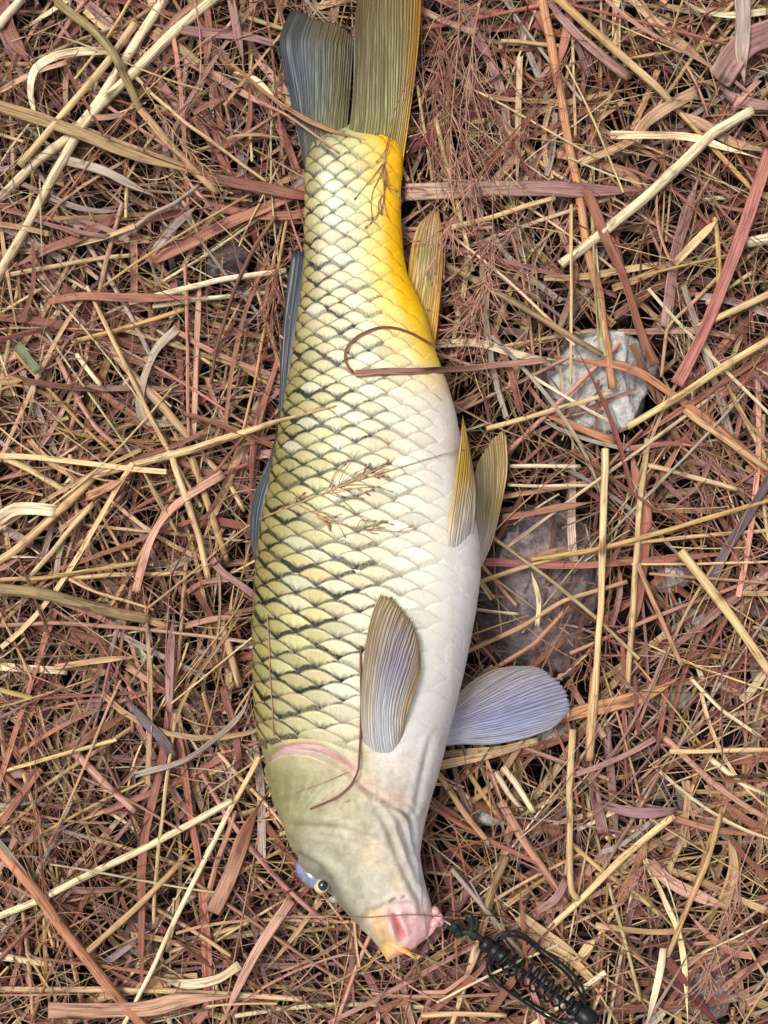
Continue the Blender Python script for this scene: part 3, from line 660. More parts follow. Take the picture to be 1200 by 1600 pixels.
px_tube('lip', [(594, 1462, 17), (610, 1480, 16), (632, 1478, 17), (656, 1466, 18), (674, 1450, 19), (677, 1434, 20)], 2.6 * mm, M_PINKF, carp, 2.2 * mm)
px_tube('lip', [(630, 1462, 25), (640, 1456, 27), (654, 1450, 27), (664, 1440, 26)], 1.6 * mm, M_PINKF, carp, 1.0 * mm)
for (a_, b_, z_, r_) in ((679, 1424, 20, 2.6), (684, 1434, 19, 3.0), (687, 1441, 18, 2.2), (678, 1442, 20, 3.0), (682, 1427, 17, 2.0)):
    V, F = ICO3; q = V * (1 + 0.35 * (vnoise(V[:, :1] * 2.2 + a_, V[:, 1:2] * 2.2 + V[:, 2:] * 2) - 0.5))
    mesh_obj('mouth_flesh', q * r_ * mm + P(a_, b_, z_ * mm), F, M_PINKF, carp)
V, F = ICO3
mesh_obj('nostril_flap', V * np.array([3.4, 2.0, 1.6]) * mm * (1 + 0.3 * (vnoise(V[:, :1] * 2 + 3, V[:, 1:2] * 2) - 0.5)) + P(523, 1405, 0.028), F, plain_material('nostril_skin', tuple(lin((146, 144, 142))), 0.35), carp)

# ------------------------------------------------------------------ bait feeder
M_BLACK = plain_material('black_plastic', (0.006, 0.0065, 0.008), 0.38, 0.32, 0.4)
M_DARK = plain_material('weedy_dark_metal', (0.010, 0.013, 0.011), 0.55, 0.35, 0.6)
M_LINE = plain_material('clear_line', (0.55, 0.53, 0.5), 0.2, 0.5, 0.1)
fd = empty('bait_feeder', P(820, 1530, 0.0))
tag(fd, 'black wire cage bait feeder with coil spring beside the carp mouth', 'fishing feeder')
FINV = np.array(fd.location)
def fpart(name, V, F, mat, parent=fd):
    o = mesh_obj(name, np.asarray(V) - FINV, F, mat, fd if parent is None else parent); return o
def ftube(name, pts, r, mat=M_BLACK, n_=40, k=8, parent=fd, r1=None):
    t = np.linspace(0, 1, n_); rad = r if r1 is None else r * (1 - t) + r1 * t
    V, F, _ = tube_mesh(px_path(pts, n_), rad, k); return fpart(name, V, F, mat, parent)
ftube('rod', [(756, 1474, 15), (915, 1588, 14)], 1.25 * mm)
def lathe_px(name, p0, p1, prof, mat=M_BLACK):
    """prof: (t, radius mm) along the straight axis from p0 to p1"""
    t = np.array([q[0] for q in prof]); a = P(*p0[:2], p0[2] * mm); b = P(*p1[:2], p1[2] * mm)
    V, F, _ = tube_mesh(a + (b - a) * t[:, None], np.array([q[1] for q in prof]) * mm, 20); return fpart(name, V, F, mat)
lathe_px('collar', (752, 1470, 15), (790, 1497, 15), [(0, 2.2), (0.05, 3.9), (0.3, 4.3), (0.34, 3.5), (0.42, 3.5), (0.46, 4.6), (0.6, 4.6), (0.64, 3.4), (0.72, 3.4), (0.76, 4.2), (0.9, 4.0), (1, 2.0)])
lathe_px('end_cap', (892, 1571, 14), (929, 1598, 14), [(0, 1.6), (0.03, 3.6), (0.2, 4.0), (0.24, 3.4), (0.34, 3.4), (0.38, 5.1), (0.8, 5.3), (0.95, 4.6), (1, 3.0)])
t = np.linspace(0, 1, 520); a0 = P(772, 1485, 0.015); a1 = P(900, 1577, 0.014); axd = (a1 - a0) / np.linalg.norm(a1 - a0)
sx = np.cross(axd, [0, 0, 1.0]); sx /= np.linalg.norm(sx); sy = np.cross(sx, axd); ph = 2 * np.pi * 11.5 * t
rad = 5.9 * mm * (0.6 + 0.38 * np.sin(np.pi * np.clip(t, 0, 1)) ** 0.6)
coil = a0 + (a1 - a0) * t[:, None] + sx * (rad * np.cos(ph))[:, None] + sy * (rad * np.sin(ph))[:, None]
V, F, _ = tube_mesh(coil, 0.68 * mm, 6); fpart('coil_spring', V, F, M_BLACK)
for dz, q in ((0, 0), (-5, 6)):
    ftube('side_wire', [(772 + q * 0.3, 1472 + q, 15 + dz), (783 + q * 0.3, 1459 + q, 15 + dz), (800 + q * 0.4, 1456 + q, 15 + dz), (822, 1463 + q, 15 + dz), (850 - q * 0.3, 1485 + q, 15 + dz), (884 - q * 0.5, 1511 + q, 15 + dz), (906 - q, 1535 + q, 15 + dz), (914 - q, 1556, 15 + dz), (913, 1576, 14 + dz * 0.5)], 0.8 * mm, n_=60)
    ftube('side_wire', [(766 + q * 0.4, 1492, 14 + dz), (761 + q, 1510, 13 + dz), (768 + q, 1527 - q * 0.4, 12 + dz), (795 + q * 0.6, 1549 - q * 0.6, 12 + dz), (830 + q * 0.6, 1573 - q * 0.7, 12 + dz), (860 + q * 0.5, 1592 - q, 12 + dz), (884, 1600 - q, 12 + dz), (905, 1592, 13 + dz * 0.5)], 0.8 * mm, n_=60)
for k in range(7):
    for base_ in ((812, 1459, 838, 1477), (800, 1553, 770, 1529)):
        f_ = k / 6; x_ = base_[0] * (1 - f_) + base_[2] * f_; y_ = base_[1] * (1 - f_) + base_[3] * f_
        if k % 3 == 0: ftube('cross_wire', [(x_, y_, 15.5 if base_[1] < 1500 else 12.5), (x_ - 1, y_ + 6 if base_[1] < 1500 else y_ - 5, 10 if base_[1] < 1500 else 8)], 0.8 * mm, n_=6)
# swivel, clip and line
for (x_, y_, z_, r_) in ((710, 1448, 14, 3.2), (716, 1456, 13, 3.0), (741, 1462, 14, 2.6), (733, 1436, 14, 2.1)):
    V, F = ICO3; q = V * (1 + 0.4 * (vnoise(V[:, :1] * 3 + x_, V[:, 1:2] * 3 + V[:, 2:] * 2) - 0.5)); fpart('swivel_bead', q * r_ * mm + P(x_, y_, z_ * mm), F, M_DARK)
ftube('swivel_eye', [(704, 1443, 14), (714, 1441, 16), (722, 1450, 15), (717, 1460, 13), (707, 1455, 13), (704, 1444, 14)], 0.9 * mm, M_DARK)
ftube('clip', [(728, 1430, 14), (735, 1432, 15), (737, 1446, 15), (733, 1462, 15)], 1.5 * mm, M_DARK)
ftube('clip', [(740, 1434, 13), (744, 1436, 14), (746, 1452, 14)], 1.1 * mm, M_DARK)
ftube('clip', [(716, 1456, 13), (735, 1457, 15), (750, 1466, 15), (762, 1478, 15)], 1.7 * mm, M_DARK)
ftube('hook_line', [(682, 1432, 19), (693, 1438, 17), (706, 1446, 15)], 0.45 * mm, M_LINE)

# ------------------------------------------------------------------ prominent straws and blades, traced one by one
PAL = {'rust': (152, 98, 80), 'pink': (184, 138, 118), 'mauve': (146, 108, 102), 'straw': (208, 177, 130), 'cream': (226, 205, 168), 'gold': (188, 152, 98), 'tan': (184, 148, 110),
       'grey': (158, 142, 130), 'brown': (116, 80, 58), 'darkred': (92, 44, 38), 'olive': (142, 120, 84), 'green': (98, 110, 78), 'purple': (96, 78, 82), 'orange': (180, 126, 90), 'redbrown': (132, 82, 64)}
REG = {'A': (0, 0, 0.375), 'B': (0, 550, 0.375), 'C': (0, 1050, 0.375), 'D': (680, 0, 0.4333), 'E': (720, 450, 0.4061), 'F': (660, 1050, 0.45), 'P': (0, 0, 1.0)}
WORD = {'rust': 'rust red', 'pink': 'pinkish tan', 'mauve': 'mauve brown', 'straw': 'straw yellow', 'cream': 'pale cream', 'gold': 'golden', 'tan': 'tan', 'grey': 'weathered grey', 'brown': 'dark brown',
        'darkred': 'dark red', 'olive': 'olive brown', 'green': 'grey green', 'purple': 'dark purple', 'orange': 'orange tan', 'redbrown': 'reddish brown'}
LAND = [((545, 90), 'the tail fin'), ((665, 420), 'the anal fin'), ((455, 500), 'the folded dorsal fin'), ((420, 800), 'the carp back'), ((410, 1080), 'the carp shoulder'), ((770, 740), 'the pelvic fins'),
        ((800, 1100), 'the spread pectoral fin'), ((450, 1300), 'the carp head'), ((640, 1500), 'the carp mouth'), ((830, 1520), 'the bait feeder'), ((952, 578), 'the large pale stone'), ((850, 930), 'the pink grey stone'),
        ((690, 1280), 'the carp throat'), ((1108, 1540), 'the speckled grey stone'), ((130, 130), 'the crossed pale stalks'), ((190, 730), 'the bent straw stalk'), ((110, 1440), 'the thick orange stem'), ((1060, 220), 'the thick pale angled stalk'), ((1130, 820), 'the dark purple stalk')]
# (region, s = round stem / b = flat blade, width, colour, points[, label])
TR_ = [
('A','s',42,'cream',[(690,-10),(530,235),(400,440),(290,570),(150,675),(-10,835)],'thick pale cream stalk crossing under another cream stalk'),
('A','s',30,'straw',[(560,100),(455,250),(250,490),(80,690)],'straw yellow stalk between the two thick cream stalks'),
('A','s',42,'cream',[(905,-15),(740,120),(560,300),(440,415),(340,530),(230,720),(110,950),(-10,1150)],'longest thick cream stalk with a ringed node, topmost of the crossed stalks'),
('A','s',38,'olive',[(240,10),(390,125),(475,230),(590,470)],'olive brown sheathed stem crossing over the cream stalks'),
('A','s',32,'tan',[(590,460),(700,595),(820,720),(910,805)],'tan stem continuing from the olive brown sheathed stem'),
('A','b',34,'cream',[(470,215),(330,215),(220,240),(150,290),(130,370),(145,470),(175,600)],'pale blade arched into a hook beside the crossed pale stalks'),
('A','b',50,'olive',[(-10,440),(150,490),(340,560),(600,660),(850,730)],'broad tan brown blade crossing under the cream stalks'),
('A','b',44,'redbrown',[(780,700),(900,745),(1050,775),(1290,825)],'dark reddish brown blade reaching the tail base from the stalks'),
('A','b',25,'pink',[(340,495),(460,485),(560,470)]),
('A','s',16,'straw',[(560,310),(640,400),(760,500),(900,600),(1110,760)]),
('A','b',32,'pink',[(620,130),(760,240),(900,320),(1050,410),(1230,500)]),
('A','b',34,'mauve',[(960,-10),(985,110),(1020,270)]),
('A','b',24,'cream',[(980,300),(1060,330),(1130,400),(1190,470)]),
('A','b',48,'rust',[(1290,780),(1100,870),(930,940),(780,1020),(640,1080)],'broad rust blade running to the carp back over the dark purplish stone'),
('A','b',40,'grey',[(250,660),(420,710),(540,770),(660,830)]),
('A','b',24,'grey',[(90,770),(250,840),(400,880),(550,870)]),
('A','b',20,'mauve',[(0,860),(150,920),(300,960),(460,985)]),
('A','b',40,'redbrown',[(60,1110),(200,1040),(330,990),(480,910)]),
('A','s',20,'straw',[(-10,1155),(200,1115),(430,1075),(560,1065)]),
('A','s',20,'grey',[(500,1000),(620,900),(740,840),(830,770)]),
('A','b',34,'grey',[(640,1050),(720,950),(830,850)]),
('A','s',12,'gold',[(430,1195),(560,1100),(700,1010),(850,920),(1040,810)]),
('A','s',24,'cream',[(540,1260),(720,1215),(900,1170),(1195,1125)]),
('A','s',20,'cream',[(640,1275),(850,1245),(1120,1220)]),
('A','b',36,'rust',[(200,1260),(330,1235),(500,1240),(720,1240),(870,1235)]),
('A','s',20,'gold',[(300,1425),(480,1380),(620,1335),(770,1290)]),
('A','s',14,'rust',[(180,1540),(330,1370),(480,1290),(600,1240)]),
('A','s',16,'pink',[(772,1100),(780,1300),(785,1700),(790,1850)]),
('A','b',26,'pink',[(838,1090),(825,1350),(810,1700),(800,1840)]),
('A','s',18,'brown',[(1150,900),(1060,1030),(1000,1150),(950,1290),(900,1450),(880,1600)]),
('A','s',13,'gold',[(1195,920),(1150,1150),(1110,1330),(1060,1600),(1000,1850)]),
('A','b',40,'grey',[(740,1370),(660,1450),(610,1560),(585,1660),(600,1740),(680,1765),(860,1750)],'long grey blade bent round in a curve beside the pink straws'),
('A','b',40,'green',[(70,1440),(120,1490),(165,1545)],'grey green leaf scrap among the brown grass'),
('A','b',42,'gold',[(-10,1585),(105,1585)]),
('A','b',34,'olive',[(650,120),(740,190),(830,265)],'short olive green blade beside the thick cream stalks'),
('A','b',24,'pink',[(0,380),(150,300),(280,260)]),
('A','b',64,'redbrown',[(20,0),(50,150),(130,280)]),
('A','s',36,'cream',[(-10,110),(60,30),(100,-15)]),
('A','b',30,'rust',[(860,30),(870,150),(850,310)]),
('A','b',22,'rust',[(1040,340),(1030,540),(900,630)]),
('A','b',40,'mauve',[(640,100),(800,130),(1000,150),(1150,190)]),
('B','s',38,'straw',[(390,515),(280,630),(150,750),(60,830),(-20,880)],'lower half of the straw stalk bent at a knee'),
('B','b',36,'orange',[(360,605),(440,570),(520,530)]),
('B','s',14,'gold',[(60,0),(180,130),(330,290),(500,455)]),
('B','s',22,'pink',[(230,0),(300,150),(400,310),(520,430)]),
('B','s',20,'cream',[(320,10),(420,140)]),
('B','s',36,'tan',[(470,0),(560,100),(680,230),(800,370)]),
('B','b',26,'mauve',[(330,150),(550,150),(780,155)]),
('B','b',26,'brown',[(100,120),(280,145),(450,170)]),
('B','b',28,'tan',[(120,360),(200,450),(330,540)]),
('B','s',28,'straw',[(720,440),(770,600),(830,760),(870,940)]),
('B','s',30,'tan',[(800,440),(850,590),(900,740),(945,870)]),
('B','s',24,'straw',[(850,440),(950,540),(1020,660)]),
('B','b',38,'pink',[(930,510),(800,590),(700,670),(630,780),(590,900),(565,1000)],'curved pinkish tan leaf tapering to a point beside the carp back'),
('B','b',26,'pink',[(770,1010),(840,960),(950,945),(1075,955)]),
('B','b',30,'mauve',[(870,840),(920,910),(1000,970),(1070,1020)]),
('B','b',52,'cream',[(-10,700),(60,660),(150,655),(240,660)],'broad whitish blade end beside the bent straw stalk'),
('B','b',24,'grey',[(240,690),(260,770),(245,860),(230,960)]),
('B','s',24,'straw',[(390,630),(290,740),(220,830),(130,930)]),
('B','s',26,'straw',[(0,430),(120,490),(290,590)]),
('B','s',18,'grey',[(0,370),(140,490),(290,585)]),
('B','s',18,'gold',[(0,950),(180,940),(400,905),(580,880)]),
('B','s',20,'straw',[(280,945),(440,930),(700,925),(800,920)]),
('B','s',46,'olive',[(-10,985),(120,1000),(240,1020),(420,1070),(620,1115)],'thick olive brown sheathed stem pointing at the carp shoulder'),
('B','s',34,'tan',[(600,1110),(700,1145)]),
('B','s',18,'pink',[(0,1140),(250,1130),(410,1140),(700,1165),(1065,1212)],'long thin pinkish straw ending at the carp shoulder'),
('B','s',14,'straw',[(290,945),(400,1000),(560,1050),(640,1075)]),
('B','b',24,'pink',[(760,1145),(900,1110),(1065,1085)]),
('B','b',36,'cream',[(-10,1310),(130,1320),(280,1330)]),
('B','b',24,'tan',[(230,1310),(420,1285),(600,1270)]),
('B','s',18,'tan',[(775,870),(765,1000),(745,1250),(725,1420),(700,1600)]),
('B','b',36,'mauve',[(720,1100),(710,1300),(705,1500)]),
('B','s',34,'tan',[(920,1110),(950,1220),(1000,1390)]),
('B','b',26,'pink',[(530,1310),(700,1420),(860,1530)]),
('B','s',8,'darkred',[(1130,755),(1050,775),(980,800),(890,890)],'thin dark red twig touching the dorsal fin'),
('B','b',28,'rust',[(1170,0),(1090,250),(1050,450),(1045,740)]),
('C','b',26,'grey',[(1045,80),(1000,180),(880,290),(760,370),(560,430)],'long pale grey blade curving towards the carp shoulder'),
('C','s',46,'orange',[(-20,710),(150,920),(270,1080),(370,1200),(450,1310),(610,1490)],'thickest orange tan stem with a node'),
('C','s',30,'cream',[(-10,1020),(160,950),(400,830),(600,735),(760,650),(970,535)],'long cream straw crossing the reddish brown blade'),
('C','s',26,'tan',[(370,1160),(560,990),(680,870),(780,760)]),
('C','s',22,'cream',[(975,540),(860,770),(740,1010),(620,1270),(510,1480)],'long thin cream straw running from the carp head'),
('C','b',42,'redbrown',[(720,0),(700,250),(640,520),(600,720),(590,900),(590,1100),(590,1480)],'long narrow reddish brown blade crossed by cream straw'),
('C','s',16,'straw',[(735,170),(690,480),(650,850),(640,1050)]),
('C','s',16,'pink',[(525,0),(545,90),(555,250)]),
('C','b',36,'redbrown',[(280,330),(400,250),(560,160)]),
('C','b',42,'purple',[(520,100),(600,190),(690,300),(715,355)],'purplish leaf scrap beside the reddish brown blade'),
('C','s',26,'straw',[(-10,1320),(250,1320),(600,1325),(1100,1350),(1260,1362)]),
('C','b',70,'pink',[(200,1410),(320,1410),(600,1400),(760,1370),(1000,1350)],'widest pinkish rust blade lying below the thick orange stem'),
('C','b',42,'cream',[(640,1265),(780,1300),(900,1280),(1000,1220)],'cream papery blade with a frayed curl near the carp mouth'),
('C','b',38,'cream',[(-10,1180),(120,1200),(245,1230)]),
('C','s',34,'pink',[(310,330),(440,470),(560,580)]),
('C','s',14,'gold',[(50,760),(200,660),(400,550),(620,445)]),
('C','b',32,'rust',[(0,630),(100,500),(170,400)]),
('C','s',26,'pink',[(860,960),(900,800),(940,700),(980,580)]),
('C','b',42,'rust',[(870,1440),(860,1150),(830,800),(800,620),(740,230)]),
('C','b',62,'redbrown',[(890,1000),(960,850),(1030,650),(1100,520)],'broad reddish brown blade beside the carp head'),
('C','s',18,'straw',[(910,340),(1000,440),(1100,540),(1210,670)]),
('C','s',24,'straw',[(1085,350),(1030,450),(980,540)]),
('C','b',36,'mauve',[(300,905),(520,900)]),
('C','s',16,'gold',[(920,890),(1040,810),(1180,740)]),
('C','b',42,'pink',[(1210,950),(1080,1150),(960,1380),(930,1470)]),
('C','b',30,'rust',[(1000,400),(980,250),(930,60)]),
('C','s',22,'tan',[(1085,780),(1180,890),(1230,1000)]),
('D','s',28,'gold',[(435,-10),(560,100),(680,210),(790,310),(850,370)],'thick golden stem slanting to the angled pale stalk'),
('D','s',18,'gold',[(850,370),(1010,540),(1140,680),(1210,720)]),
('D','b',44,'tan',[(720,510),(760,440),(850,380),(940,330)]),
('D','b',28,'tan',[(520,590),(620,550),(720,500)]),
('D','b',42,'tan',[(860,395),(980,460),(1080,520),(1210,545)]),
('D','b',28,'cream',[(630,488),(760,485),(920,495),(1060,540),(1180,575)]),
('D','b',58,'mauve',[(-110,695),(0,690),(200,680),(420,680),(600,690),(840,685)],'broad mauve blade lying level from the tail base'),
('D','s',20,'straw',[(40,825),(200,785),(350,735),(430,715)]),
('D','b',38,'redbrown',[(540,680),(600,830),(680,1020),(740,1200),(790,1320)],'reddish brown curled blade ending on the large pale stone'),
('D','b',52,'mauve',[(950,640),(910,760),(860,950),(830,1180)]),
('D','b',46,'rust',[(1210,540),(1130,780),(1050,990),(950,1230),(870,1385)],'long broad rust blade slanting beyond the large pale stone'),
('D','s',26,'straw',[(1215,1055),(1080,1120),(945,1180)],'straw with a clean cut end beyond the large pale stone'),
('D','s',40,'cream',[(1215,860),(1125,875)],'thick cream stalk end beside the rust blade'),
('D','b',96,'mauve',[(1230,105),(1130,160),(1060,225),(1015,290)],'broad mauve leaf tapering behind the grey brown sheath'),
('D','b',44,'mauve',[(1225,388),(1130,375),(1060,345),(1020,285)],'curled mauve leaf tip below the grey brown sheath'),
('D','b',56,'grey',[(1110,-15),(1105,150),(1115,300)],'grey brown sheath stub standing over the broad mauve leaf'),
('D','b',26,'cream',[(880,-10),(960,40),(1060,55),(1210,40)]),
('D','b',36,'tan',[(700,0),(800,90),(900,170),(1010,250)]),
('D','b',30,'mauve',[(430,40),(520,130),(620,220),(700,280)]),
('D','b',36,'rust',[(490,-15),(470,130),(440,260)]),
('D','b',34,'mauve',[(100,20),(150,130),(210,260),(250,400),(265,640)]),
('D','s',18,'straw',[(0,430),(40,590),(90,770),(135,980)]),
('D','s',12,'straw',[(490,0),(500,250),(505,500)]),
('D','s',12,'straw',[(490,740),(490,1100),(490,1385)]),
('D','s',38,'cream',[(1140,400),(1000,480),(900,580),(760,710),(640,810),(540,890),(450,955)],'thick pale stalk with an angled joint crossing the orange stem'),
('D','s',32,'orange',[(385,-15),(430,230),(480,500),(530,760),(545,900),(590,1060),(640,1400)],'very long orange tan stem passing over the large pale stone'),
('D','b',24,'pink',[(1170,290),(1100,360),(1050,430)]),
('D','b',32,'cream',[(0,1240),(150,1240),(300,1280),(450,1300)]),
('D','s',24,'olive',[(30,950),(160,1020),(320,1110),(450,1190),(600,1280)]),
('D','s',10,'gold',[(730,1000),(880,960),(1060,920)]),
('D','s',14,'tan',[(1040,980),(930,1090),(840,1180),(815,1360)]),
('D','b',30,'straw',[(1020,790),(940,870),(860,950)]),
('D','b',26,'brown',[(510,960),(480,1100),(420,1250)]),
('E','b',36,'orange',[(360,265),(500,285),(640,310),(800,400),(1000,560),(1190,730)],'long orange tan blade lying over the large pale stone'),
('E','s',26,'straw',[(860,470),(1000,570),(1190,705)]),
('E','b',26,'rust',[(1200,235),(950,400),(800,500),(640,610)]),
('E','s',28,'straw',[(1200,190),(1000,310),(820,430),(640,535)],'straw stalk resting above a rust blade beside the large pale stone'),
('E','s',20,'straw',[(100,540),(250,500),(420,450),(580,405)]),
('E','s',14,'cream',[(280,345),(420,430),(600,530)]),
('E','s',36,'straw',[(845,1010),(940,1130),(1060,1290),(1190,1480)],'thick pale straw slanting under the dark purple stalk tip'),
('E','b',38,'purple',[(1200,700),(1120,850),(1030,990),(955,1150)],'dark purple grey stalk tapering to a point'),
('E','s',20,'gold',[(270,1050),(500,1010),(700,960),(900,900),(1200,812)]),
('E','s',18,'straw',[(70,1130),(300,1055),(600,990),(850,960),(1200,930)]),
('E','b',30,'rust',[(80,1055),(400,1065),(600,1060),(850,1040),(1190,1000)]),
('E','s',28,'straw',[(555,620),(550,900),(540,1200),(515,1570)],'upright straw beside the pink grey stone'),
('E','s',24,'straw',[(720,580),(690,830),(670,1100),(640,1540)]),
('E','b',48,'rust',[(650,590),(680,750),(710,900),(690,1150),(650,1300)]),
('E','s',16,'cream',[(190,685),(460,685)]),
('E','s',12,'cream',[(180,760),(540,762)]),
('E','b',28,'rust',[(160,885),(350,850),(530,820)]),
('E','s',20,'straw',[(720,680),(850,715),(1060,775)]),
('E','b',30,'orange',[(330,480),(450,540),(600,590)]),
('E','b',18,'cream',[(270,1090),(300,1200),(295,1300)]),
('E','s',12,'cream',[(50,1235),(220,1255)]),
('E','s',18,'orange',[(100,1480),(280,1370),(420,1220)]),
('E','s',20,'tan',[(20,1400),(240,1300),(400,1200),(640,1130)]),
('E','s',14,'darkred',[(400,1195),(500,1270),(680,1380)],'thin dark red straw over the pink grey stone'),
('E','s',20,'pink',[(680,1060),(740,1200),(800,1340),(850,1450)]),
('E','b',22,'rust',[(640,620),(800,600),(1000,610)]),
('F','b',54,'orange',[(470,160),(560,135),(650,115),(800,70),(900,15)],'broad orange rust blade beyond the tip of the spread pectoral fin'),
('F','b',30,'straw',[(50,325),(200,292),(390,250)]),
('F','b',28,'straw',[(70,290),(250,268),(400,240)]),
('F','s',24,'straw',[(520,200),(510,450),(515,750),(540,790)]),
('F','s',34,'tan',[(600,-10),(590,150),(580,300)]),
('F','b',38,'mauve',[(580,300),(600,430),(630,560)]),
('F','s',22,'cream',[(280,330),(330,400),(385,485)]),
('F','s',20,'cream',[(255,345),(300,420),(350,475)]),
('F','s',18,'gold',[(150,340),(210,420),(265,500)]),
('F','s',22,'tan',[(50,350),(140,480),(230,595)]),
('F','s',30,'pink',[(270,450),(350,580),(430,700),(500,800)]),
('F','b',38,'mauve',[(620,460),(750,490),(880,480)]),
('F','b',46,'pink',[(790,660),(900,750),(1100,830)]),
('F','b',30,'tan',[(660,600),(800,670),(950,720),(1200,830)]),
('F','s',24,'straw',[(870,500),(700,640),(560,780),(430,900)]),
('F','b',30,'orange',[(790,560),(740,680),(680,795)]),
('F','s',18,'straw',[(500,580),(620,690),(740,770),(830,850)]),
('F','s',20,'gold',[(1040,490),(980,680),(920,820),(850,990)],'bright golden straw slanting towards the dark red stalk'),
('F','b',36,'darkred',[(845,995),(910,1080),(980,1170),(1040,1240)],'glossy dark red pointed stalk on the speckled grey stone'),
('F','b',26,'cream',[(835,960),(820,1060),(775,1240)],'pale cream upright blade beside the dark red stalk'),
('F','b',22,'cream',[(770,650),(840,800),(900,950),(925,1240)]),
('F','b',32,'straw',[(300,830),(400,930),(520,1000),(610,1090)]),
('F','b',30,'tan',[(340,840),(420,900),(560,1000)]),
('F','b',32,'straw',[(530,1000),(605,922)]),
('F','b',26,'mauve',[(500,715),(460,790),(390,835)]),
('F','s',28,'olive',[(290,640),(240,760),(215,840)]),
('F','s',20,'straw',[(185,950),(150,1080),(100,1230)]),
('F','b',26,'rust',[(0,1200),(150,1080),(290,940)]),
('F','s',16,'pink',[(-10,1112),(80,1110),(160,1050),(200,960)]),
('F','s',20,'cream',[(1000,300),(1100,380),(1210,430)]),
('F','s',14,'cream',[(930,20),(1040,130),(1190,240)]),
('F','s',24,'pink',[(830,220),(1000,380),(1100,450),(1210,515)]),
('F','b',20,'mauve',[(520,360),(680,300),(810,230)]),
('F','s',18,'straw',[(1210,270),(1000,275),(860,275)]),
('F','b',24,'tan',[(600,880),(800,900),(1010,890)]),
('F','b',24,'rust',[(1180,560),(1000,545),(880,510)]),
('F','b',40,'tan',[(1060,560),(1080,680),(1040,820)]),
('F','s',18,'straw',[(0,1190),(120,1185),(290,1192)]),
]
rs = np.random.default_rng(21)
used = {}
def straw(kind, wpx, colour, q, label=None, zbase=None, over=False, tip=None, thin=None):
    """q: (n,2) photo pixels; wpx width in photo pixels"""
    q = np.asarray(q, float); Lpx = np.linalg.norm(np.diff(q, axis=0), axis=1).sum()
    n_ = int(np.clip(Lpx / 9, 10, 70)); c2 = catmull(q, n_)
    if kind == 's':
        dd = np.r_[0, np.cumsum(np.linalg.norm(np.diff(q, axis=0), axis=1))]; e_ = np.linspace(0, dd[-1], n_)
        c2 = 0.3 * c2 + 0.7 * np.stack([np.interp(e_, dd, q[:, 0]), np.interp(e_, dd, q[:, 1])], -1)
    wob = 2.0 * (vnoise(np.linspace(0, Lpx / 45, n_) + rs.random() * 60, np.full(n_, rs.random() * 60)) - 0.5)
    c2[:, 0] += wob; c2[:, 1] -= wob
    s = np.linspace(0, 1, n_)
    z0 = rs.uniform(1.5, 7.5) if zbase is None else zbase
    z = z0 + rs.uniform(-1.5, 1.5) * (s - 0.5) * 2 + rs.uniform(-0.5, 2.0) * np.sin(s * np.pi)
    z = z * mm
    if over:
        bt = body_top(c2[:, 0], c2[:, 1]); z2 = np.where(bt > 0, bt + (1.6 + wpx * 0.12) * mm, -1)
        z2 = np.maximum(z, z2)
        for _ in range(6): z2 = np.maximum(np.convolve(np.pad(z2, 2, mode='edge'), np.ones(5) / 5, 'valid'), np.where(bt > 0, bt + 1.2 * mm, z2 * 0))
        z = z2
    z = z - (sstep(0.88, 1, s) + sstep(0.12, 0, s)) * rs.uniform(0, 2.0) * mm * (0 if over else 1)
    pts = P(c2[:, 0], c2[:, 1], z)
    rad = np.full(n_, wpx * K * 0.5)
    base = lin(PAL[colour]) * rs.uniform(0.88, 1.12); base = base * (1 + 0.06 * rs.normal(size=3) * np.array([0.4, 0.5, 1]))
    cs = np.tile(base, (n_, 1))
    alt = lin(PAL[rs.choice(['tan', 'rust', 'cream', 'pink', 'brown'])])
    g_ = (sstep(0.3, 1.0, np.abs(s - rs.random()) * 1.3) * rs.uniform(0.0, 0.4))[:, None]; cs = cs * (1 - g_) + alt * g_
    if kind == 's':
        rad = rad * (1 + 0.07 * (vnoise(s * 9 + rs.random() * 9, s * 0 + 3) - 0.5)) * np.linspace(1.0, rs.uniform(0.78, 0.98), n_)
        if wpx > 9 and Lpx > 160 or 'node' in (label or ''):
            for nd in ([0.42] if rs.random() < 0.6 else [0.3, 0.72]):
                b_ = np.exp(-((s - nd) * Lpx / 7) ** 2); rad = rad * (1 + 0.18 * b_); cs = cs * (1 - 0.45 * np.exp(-((s - nd + 0.01) * Lpx / 4) ** 2))[:, None]
        if thin: rad = rad * (1 - (1 - thin) * sstep(0.45, 1.0, s))
        V, F, ac = tube_mesh(pts, rad, 10)
    else:
        tp = rs.random() if tip is None else tip
        if tp < 0.55: rad = rad * (1 - 0.9 * sstep(0.55, 1.0, s) ** 1.2)
        elif tp < 0.7: rad = rad * (1 - 0.85 * sstep(0.3, 0.0, s))
        rad = rad * (1 + 0.12 * (vnoise(s * 7 + rs.random() * 20, s * 0) - 0.5))
        roll = rs.uniform(-0.35, 0.35) + rs.uniform(-0.7, 0.7) * (s - 0.5) + 0.3 * np.sin(s * rs.uniform(3, 8) + rs.random() * 6)
        V, F, ac = tube_mesh(pts, rad, 10, flat=0.11, roll=roll, fold=rs.uniform(0.1, 0.45))
    k = 10; C_ = np.vstack([np.repeat(cs, k, 0), cs[:1], cs[-1:]])
    C_[-2:] *= 0.35 if kind == 's' else 1.0
    off = rs.random() * 50
    uv_ = np.stack([ac + off, np.concatenate([np.repeat(s * Lpx * K * 100, k), [0, 0]]) + off * 3], -1)
    ctr = pts.mean(0)
    nm = 'dry_straw' if kind == 's' else 'flat_straw'
    o = mesh_obj(nm, V - ctr, F, M_GRASS, None, np.clip(C_, 0, 1), uv_); o.location = ctr
